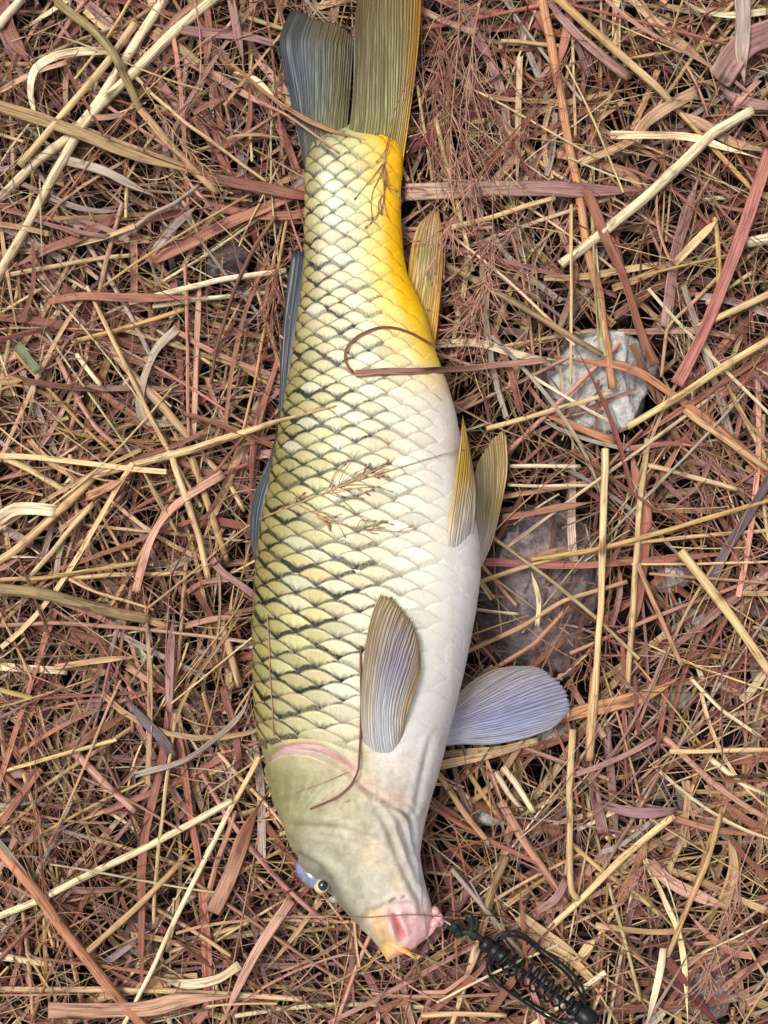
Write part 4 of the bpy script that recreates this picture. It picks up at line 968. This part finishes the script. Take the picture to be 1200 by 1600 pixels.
    if label is None:
        m = q.mean(0); near = min(LAND, key=lambda L: np.hypot(*(np.array(L[0]) - m)))[1]
        chord = np.linalg.norm(q[-1] - q[0]) / Lpx
        size = 'hair thin' if wpx < 4.2 else 'thin' if wpx < 7 else '' if wpx < 12 else 'broad' if kind == 'b' else 'thick'
        ln = 'short' if Lpx < 110 else 'long' if Lpx > 260 else ''
        cv = 'curved' if chord < 0.95 else ''
        label = ' '.join(w for w in (ln, size, cv, WORD[colour], 'dry grass', 'stem' if kind == 's' else 'blade', 'near', near) if w)
        used.setdefault(label, []).append((o, m, near))
    tag(o, label, 'grass stem' if kind == 's' else 'grass blade', 'dry grass stems' if kind == 's' else 'dry grass blades')
    return o
for k, e in enumerate(TR_):
    ox, oy, sc = REG[e[0]]; q = np.array(e[4], float) * sc + (ox, oy)
    zb = 2.0 + 6.5 * ((k * 0.618) % 1)
    if len(e) > 5: zb += 2.5
    straw(e[1], e[2] * sc, e[3], q, e[5] if len(e) > 5 else None, zbase=zb)
# straws lying on the carp
straw('s', 13, 'straw', [(146, 743), (210, 725), (300, 702), (375, 677), (440, 657), (490, 643), (525, 634)], 'upper half of the bent straw stalk, its thin end lying on the carp', zbase=7, over=True, thin=0.2)
straw('b', 10, 'mauve', [(556, 583), (610, 581), (690, 577), (770, 571), (855, 562)], 'mauve blade lying across the carp below the anal fin', zbase=9, over=True, tip=0.9)
straw('b', 4, 'redbrown', [(552, 582), (540, 566), (541, 545), (560, 525), (598, 512), (640, 520), (688, 546)], 'thin brown blade curled in a loop on the carp side', zbase=10, over=True, tip=0.9)
straw('b', 9, 'orange', [(360, 100), (420, 150), (480, 188), (530, 208), (572, 218)], 'orange tan blade lying across the tail base', zbase=17, over=True, tip=0.2)
straw('s', 4, 'pink', [(400, 155), (450, 180), (500, 215), (530, 238)], 'thin pinkish stem lying across the tail base', zbase=19, over=True)
straw('s', 3.2, 'redbrown', [(563, 1010), (564, 1080), (563, 1150), (560, 1205), (548, 1228), (525, 1247), (485, 1264)], 'thin rust stem along the pectoral fin bending over the gill cover', zbase=20, over=True)
straw('s', 1.8, 'pink', [(417, 960), (420, 1010), (423, 1060), (428, 1150)], 'short thin pinkish stem on the carp shoulder scales', zbase=20, over=True)
straw('s', 1.8, 'orange', [(455, 1430), (515, 1432), (580, 1433), (650, 1429), (720, 1434), (790, 1444)], 'hair thin orange fibre stretched across the carp mouth', zbase=13, over=True)
straw('s', 1.3, 'pink', [(455, 1240), (500, 1225), (545, 1206)], 'hair thin pink fibre on the gill cover', zbase=20, over=True)

for lab, lst in used.items():
    if len(lst) < 2: continue
    for o, m, near in lst:
        b_ = sorted(LAND, key=lambda L: np.hypot(*(np.array(L[0]) - m)))[1][1]
        o['label'] = lab.replace(' near ', ' between ').replace('dry grass ', 'dry ') + ' and ' + b_
# ------------------------------------------------------------------ seed heads: hair-thin branching stems with spikelets
def seed_head(pts, label, nb, blen, over=False, zb=9.0, spread=0.7, colr='pink', seed=0, r0=0.42, droop=0.0):
    r = np.random.default_rng(seed); q = catmull(np.asarray(pts, float), 40)
    def zof(c2, z):
        if over:
            bt = body_top(c2[:, 0], c2[:, 1]); z = np.maximum(z, np.where(bt > 0, bt / mm + 1.3, -9))
        return z
    s = np.linspace(0, 1, 40); z = zof(q, zb + 2 * np.sin(s * 3))
    main = P(q[:, 0], q[:, 1], z * mm); ctr = main[0].copy()
    root = empty('seed_head', ctr); tag(root, label, 'seed head', 'wispy seed heads over the thatch')
    base = lin(PAL[colr]); 
    V, F, ac = tube_mesh(main, np.linspace(r0, r0 * 0.45, 40) * mm, 6)
    mesh_obj('stem', V - ctr, F, M_GRASS, root, np.tile(base, (len(V), 1)), np.stack([ac, np.linspace(0, 3, len(V))], -1))
    VV, FF, CC, n0 = [], [], [], 0; SV, SFc, SC, m0 = [], [], [], 0
    iv, if_ = ICO2
    for b in range(nb):
        s0 = r.uniform(0.1, 0.98); i0 = int(s0 * 38); d = q[i0 + 1] - q[i0]; d /= np.linalg.norm(d) + 1e-9
        for sub in range(r.integers(1, 4)):
            ang_ = r.normal() * spread; dd = np.array([d[0] * math.cos(ang_) - d[1] * math.sin(ang_), d[0] * math.sin(ang_) + d[1] * math.cos(ang_)])
            L = blen * r.uniform(0.35, 1.1); tt = np.linspace(0, 1, 9); perp = np.array([-dd[1], dd[0]])
            c2 = q[i0] + dd * (tt * L)[:, None] + perp * (r.normal() * 0.18 * L * tt ** 2 + r.normal() * 2 * np.sin(tt * 7))[:, None]
            zz = zof(c2, z[i0] + tt * r.uniform(-4, 5)); pp = P(c2[:, 0], c2[:, 1], zz * mm)
            V, F, ac = tube_mesh(pp, np.linspace(0.27, 0.17, 9) * mm, 4)
            VV.append(V - ctr); FF += [(f + n0, ) for f in F]; CC.append(np.tile(base * r.uniform(0.75, 1.2), (len(V), 1))); n0 += len(V)
            for w in range(r.integers(1, 4)):
                if r.random() < 0.35: continue
                tpos = 1.0 if w == 0 else r.uniform(0.45, 0.95); k = min(int(tpos * 8), 7); ax_ = pp[k + 1] - pp[k]; ax_ /= np.linalg.norm(ax_) + 1e-9
                sd2 = np.cross(ax_, [0, 0, 1.0]); sd2 /= np.linalg.norm(sd2) + 1e-9; u2 = np.cross(sd2, ax_)
                ln = r.uniform(1.1, 2.1) * mm; q3 = iv.copy(); q3[:, 1:] *= (0.33 * np.clip(1.05 - np.abs(q3[:, :1]) ** 1.5, 0.12, 1))
                SV.append(q3 @ np.stack([ax_, sd2, u2]) * ln + pp[k + 1] + ax_ * ln * 0.7 - ctr); SFc.append(if_ + m0); m0 += len(iv)
                SC.append(np.tile(lin(PAL[r.choice(['pink', 'mauve', 'rust', 'tan'])]) * r.uniform(0.7, 1.15), (len(iv), 1)))
    V = np.concatenate(VV); o = mesh_obj('branches', V, [f[0] for f in FF], M_GRASS, root, np.clip(np.concatenate(CC), 0, 1), np.stack([np.zeros(len(V)), np.linspace(0, 9, len(V))], -1)); o['kind'] = 'stuff'
    if SV:
        V = np.concatenate(SV); o = mesh_obj('spikelets', V, np.concatenate(SFc), M_GRASS, root, np.clip(np.concatenate(SC), 0, 1), np.stack([np.arange(len(V)) * 0.03, np.arange(len(V)) * 0.11], -1)); o['kind'] = 'stuff'
seed_head([(690, -40), (688, 60), (680, 160), (668, 260)], 'reddish wispy seed head touching the edge of the tail fin', 13, 120, seed=1, colr='rust', zb=14, spread=0.35)
seed_head([(720, -40), (715, 80), (705, 190), (700, 330)], 'reddish wispy seed head hanging straight beside the tail fin', 14, 130, seed=2, colr='pink', zb=12, spread=0.4)
seed_head([(760, -40), (740, 60), (728, 180), (735, 300)], 'reddish wispy seed head beyond the upright one by the tail fin', 14, 130, seed=3, colr='pink', zb=11, spread=0.45)
seed_head([(690, 90), (720, 200), (745, 330), (752, 420)], 'reddish wispy seed head crossing the broad mauve blade by the tail', 13, 110, seed=4, colr='rust', zb=10, spread=0.5)
seed_head([(640, 120), (615, 180), (600, 260), (602, 330)], 'thin seed head drooping over the yellow tail base', 6, 80, over=True, seed=5, colr='rust', zb=18, spread=0.4, r0=0.2)
seed_head([(760, 260), (720, 320), (690, 380), (665, 440)], 'seed head lying over the anal fin', 14, 70, over=True, seed=6, colr='pink', zb=18, spread=0.6, r0=0.25)
seed_head([(820, 330), (770, 410), (740, 480), (690, 530)], 'seed head beyond the tip of the anal fin', 20, 80, seed=7, colr='pink', zb=10, spread=0.8, r0=0.3)
seed_head([(770, 300), (768, 420), (750, 520), (735, 600)], 'pinkish seed head between the anal fin and the large pale stone', 20, 90, seed=8, colr='pink', zb=10, spread=0.8, r0=0.3)
seed_head([(225, 955), (300, 895), (385, 824), (445, 795), (520, 765), (600, 728)], 'long seed stalk lying across the carp flank', 8, 70, over=True, seed=9, colr='tan', zb=8, spread=0.5, r0=0.75)
seed_head([(460, 785), (505, 808), (560, 826), (640, 832)], 'small branch of seeds on the carp flank', 6, 40, over=True, seed=10, colr='tan', zb=14, spread=0.5, r0=0.3)
seed_head([(530, 760), (610, 735), (700, 708), (790, 688)], 'thin seed stem from the carp flank to the pelvic fins', 4, 30, over=True, seed=11, colr='tan', zb=14, spread=0.4, r0=0.3)
seed_head([(1180, 1300), (1150, 1380), (1120, 1470), (1100, 1560)], 'loose seed head above the speckled grey stone', 18, 70, seed=12, colr='pink', zb=9, spread=0.7, r0=0.35)
seed_head([(1000, 1290), (1010, 1340), (985, 1400)], 'small seed head beside the bright golden straw', 10, 50, seed=13, colr='pink', zb=8, spread=0.7, r0=0.3)
seed_head([(220, 130), (260, 190), (300, 240), (335, 285)], 'seed head lying by the tan stem near the crossed pale stalks', 16, 45, seed=14, colr='tan', zb=10, spread=0.4, r0=0.35)
seed_head([(430, 380), (428, 470), (415, 560)], 'thin reddish seed head beside the dorsal fin', 12, 70, seed=15, colr='rust', zb=7, spread=0.5, r0=0.3)
seed_head([(60, 1100), (55, 1200), (62, 1330), (80, 1450)], 'upright wispy seed head by the thick orange stem', 16, 90, seed=16, colr='rust', zb=8, spread=0.5, r0=0.35)
seed_head([(900, 60), (860, 130), (810, 200), (760, 260)], 'fine seed head crossing the very long orange stem', 22, 90, seed=17, colr='rust', zb=10, spread=0.6, r0=0.3)
seed_head([(960, 900), (930, 1000), (880, 1080)], 'fine seed head over the pink grey stone', 14, 80, seed=18, colr='rust', zb=7, spread=0.7, r0=0.3)

# ------------------------------------------------------------------ the thatch: thousands of broken stems, blades and fibres
def pick(n_, names, w, r):
    w = np.array(w, float); w /= w.sum(); idx = r.choice(len(names), n_, p=w); return lin(np.array([PAL[k] for k in names]))[idx]
TV, TF, TC, TU = [], [], [], []; tbase = 0
def thatch(n_, L, W, zr, kind, names, wts, seed, area, seg=6, outer=None, curl=0.35, zpow=1.0, tilt=0.10):
    """n_ straws: length / width ranges (mm), height range (mm); kind s (tube), b (folded blade), f (fibre)"""
    global tbase
    r = np.random.default_rng(seed)
    x = r.uniform(-area[0], area[0], n_); y = r.uniform(-area[1], area[1], n_)
    if outer is not None:
        m = (np.abs(x) > outer[0]) | (np.abs(y) > outer[1]); x, y = x[m], y[m]; n_ = len(x)
    z = (zr[0] + (zr[1] - zr[0]) * r.random(n_) ** zpow) * mm
    u, v = 600 + x / K, 800 - y / K
    keep = np.ones(n_, bool)
    for (su, sv, sr_, kp) in STONES:
        inside = np.hypot(u - su, v - sv) < sr_
        keep &= ~(inside & (r.random(n_) > kp))
    x, y, z, u, v = x[keep], y[keep], z[keep], u[keep], v[keep]; n_ = len(x)
    th = 2 * np.pi * vnoise(u / 210 + 11 + seed, v / 210 + 5) * 1.6 + r.normal(size=n_) * 0.8
    th = np.where(r.random(n_) < 0.35, r.uniform(0, 2 * np.pi, n_), th)
    ln = r.uniform(0, 1, n_) ** 1.6 * (L[1] - L[0]) + L[0]; ln *= mm
    wd = (r.uniform(0, 1, n_) ** 2.0 * (W[1] - W[0]) + W[0]) * 0.5 * mm
    cv = r.normal(size=n_) * curl * (r.random(n_) < 0.7); cv2 = r.normal(size=n_) * curl * 0.6
    s = np.linspace(-0.5, 0.5, seg + 1)
    a_ = th[:, None] + cv[:, None] * s * 2 + cv2[:, None] * (s * 2) ** 2
    ds = (ln / seg)[:, None]
    px = np.cumsum(np.cos(a_) * ds, 1); py = np.cumsum(np.sin(a_) * ds, 1)
    px += x[:, None] - px.mean(1, keepdims=True); py += y[:, None] - py.mean(1, keepdims=True)
    pz = z[:, None] + np.clip(r.normal(size=n_) * tilt, -0.3, 0.3)[:, None] * ln[:, None] * s + (r.normal(size=n_) * 0.05)[:, None] * ln[:, None] * (0.25 - s ** 2) * 2
    pz = np.minimum(pz, 0.0095); pz = np.maximum(pz, -0.043)
    C3 = np.stack([px, py, pz], -1)
    T = np.gradient(C3, axis=1); T /= np.linalg.norm(T, axis=-1, keepdims=True)
    S = np.cross(T, [0, 0, 1.0]); S /= np.linalg.norm(S, axis=-1, keepdims=True) + 1e-9; Uq = np.cross(S, T)
    roll = (r.normal(size=n_) * (0.4 if kind == 'b' else 0.2))[:, None] + (r.normal(size=n_) * 0.5)[:, None] * s
    if kind != 's':
        c, q = np.cos(roll)[..., None], np.sin(roll)[..., None]; S, Uq = S * c + Uq * q, Uq * c - S * q
    w = wd[:, None] * np.ones_like(s)
    if kind == 'b':
        tp = r.random(n_)[:, None] < 0.5; w = w * np.where(tp, 1 - 0.9 * sstep(0.0, 0.5, s), 1.0)
        fold = r.uniform(0.05, 0.5, n_)[:, None, None]
        ring = np.stack([C3 - S * w[..., None] + Uq * (w[..., None] * fold), C3, C3 + S * w[..., None] + Uq * (w[..., None] * fold)], 2); k = 3; ac = np.array([0, 0.5, 1.0]); wrap = False
    elif kind == 's':
        k = 5; an = np.arange(k) / k * 2 * np.pi
        ring = np.stack([C3 + S * (w * math.cos(q))[..., None] + Uq * (w * math.sin(q))[..., None] for q in an], 2); ac = (np.cos(an) + 1) / 2; wrap = True
    else:
        k = 3; an = np.arange(k) / k * 2 * np.pi
        ring = np.stack([C3 + S * (w * math.cos(q))[..., None] + Uq * (w * math.sin(q))[..., None] for q in an], 2); ac = (np.cos(an) + 1) / 2; wrap = True
    V = ring.reshape(-1, 3)
    f1 = grid_faces(seg + 1, k, wrap); F = (f1[None] + (np.arange(n_) * (seg + 1) * k)[:, None, None]).reshape(-1, 4)
    if outer is None and SWATH:      # local drift of the mix: rustier to the right of the fish, yellower round the stalks
        pass
    c = pick(n_, names, wts, r) * r.uniform(0.82, 1.34, n_)[:, None] * (1 + 0.05 * r.normal(size=(n_, 3)))
    gap_shade = sstep(-0.019, 0.0, z)[:, None] * 0.83 + 0.07                # shade of the gaps put into the colour: litter darkens with depth
    c = c * gap_shade
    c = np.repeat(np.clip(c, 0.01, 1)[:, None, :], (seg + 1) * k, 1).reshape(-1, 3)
    off = r.uniform(0, 60, n_)
    ua = np.broadcast_to(ac[None, None, :] + off[:, None, None], (n_, seg + 1, k)); ub = np.broadcast_to((s[None, :] * ln[:, None] * 100)[..., None] + off[:, None, None] * 3, (n_, seg + 1, k))
    TV.append(V); TF.append(F + tbase); TC.append(c); TU.append(np.stack([ua, ub], -1).reshape(-1, 2)); tbase += len(V)
SWATH = True
IN = (0.30, 0.37)
NM = ['rust', 'pink', 'mauve', 'straw', 'cream', 'gold', 'tan', 'grey', 'brown', 'redbrown', 'darkred']
# deep litter
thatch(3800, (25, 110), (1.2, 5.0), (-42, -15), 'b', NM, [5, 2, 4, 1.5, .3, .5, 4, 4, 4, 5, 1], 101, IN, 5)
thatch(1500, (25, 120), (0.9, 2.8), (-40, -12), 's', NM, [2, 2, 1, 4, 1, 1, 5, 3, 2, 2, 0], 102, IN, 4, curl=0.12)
# upper layer
thatch(2700, (35, 150), (1.0, 5.0), (-10, 3), 'b', NM, [6, 5, 5, 2, .8, .6, 5, 3, 1, 5, .5], 103, IN, 8, zpow=0.7, tilt=0.06, curl=0.28)
thatch(1350, (30, 170), (0.8, 3.0), (-9, 4), 's', NM, [2, 4, .6, 6, 2.5, 1.2, 6, 1.5, .5, 1, 0], 104, IN, 5, curl=0.08, zpow=0.7, tilt=0.05)
thatch(4600, (20, 100), (0.35, 0.9), (-12, 6), 'f', NM, [7, 6, 3, 3, 2, 1, 4, 2, 1, 4, 1.5], 105, IN, 6, curl=0.45, zpow=0.8)
thatch(1700, (6, 24), (0.5, 1.8), (-10, 4), 'b', NM, [5, 4, 3, 3, 2, 1, 4, 2, 1, 3, .5], 106, IN, 3)
thatch(330, (30, 130), (0.7, 3.4), (5, 9), 'b', NM, [6, 5, 4, 3, 1, .6, 5, 2, .5, 4, .5], 110, IN, 9, tilt=0.02, curl=0.3)
thatch(190, (30, 130), (0.6, 1.9), (5, 9), 's', NM, [2, 5, .6, 5, 2, 1, 6, 1, .5, 1, 0], 111, IN, 6, tilt=0.02, curl=0.1)
thatch(1500, (30, 140), (0.30, 0.6), (0, 9), 'f', NM, [7, 7, 2, 4, 3, 1, 4, 2, 1, 4, 1], 109, IN, 7, curl=0.22, tilt=0.04)
# thinner, plainer cover beyond the frame
thatch(16000, (40, 140), (2.2, 5.5), (-28, 4), 'b', NM, [5, 3, 4, 3, 1, 1, 4, 2, 2, 4, .5], 107, (0.95, 1.05), 4, outer=IN)
thatch(6000, (40, 150), (1.2, 3.0), (-10, 5), 's', NM, [2, 3, .6, 6, 2.5, 2, 5, 1, .5, 1, 0], 108, (0.95, 1.05), 3, outer=IN, curl=0.1)
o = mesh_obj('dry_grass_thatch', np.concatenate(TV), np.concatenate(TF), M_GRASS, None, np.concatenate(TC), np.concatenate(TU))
tag(o, 'matted layer of broken rust and straw coloured dry grass', 'dry grass', kind='stuff')
print('thatch faces', sum(len(f) for f in TF))
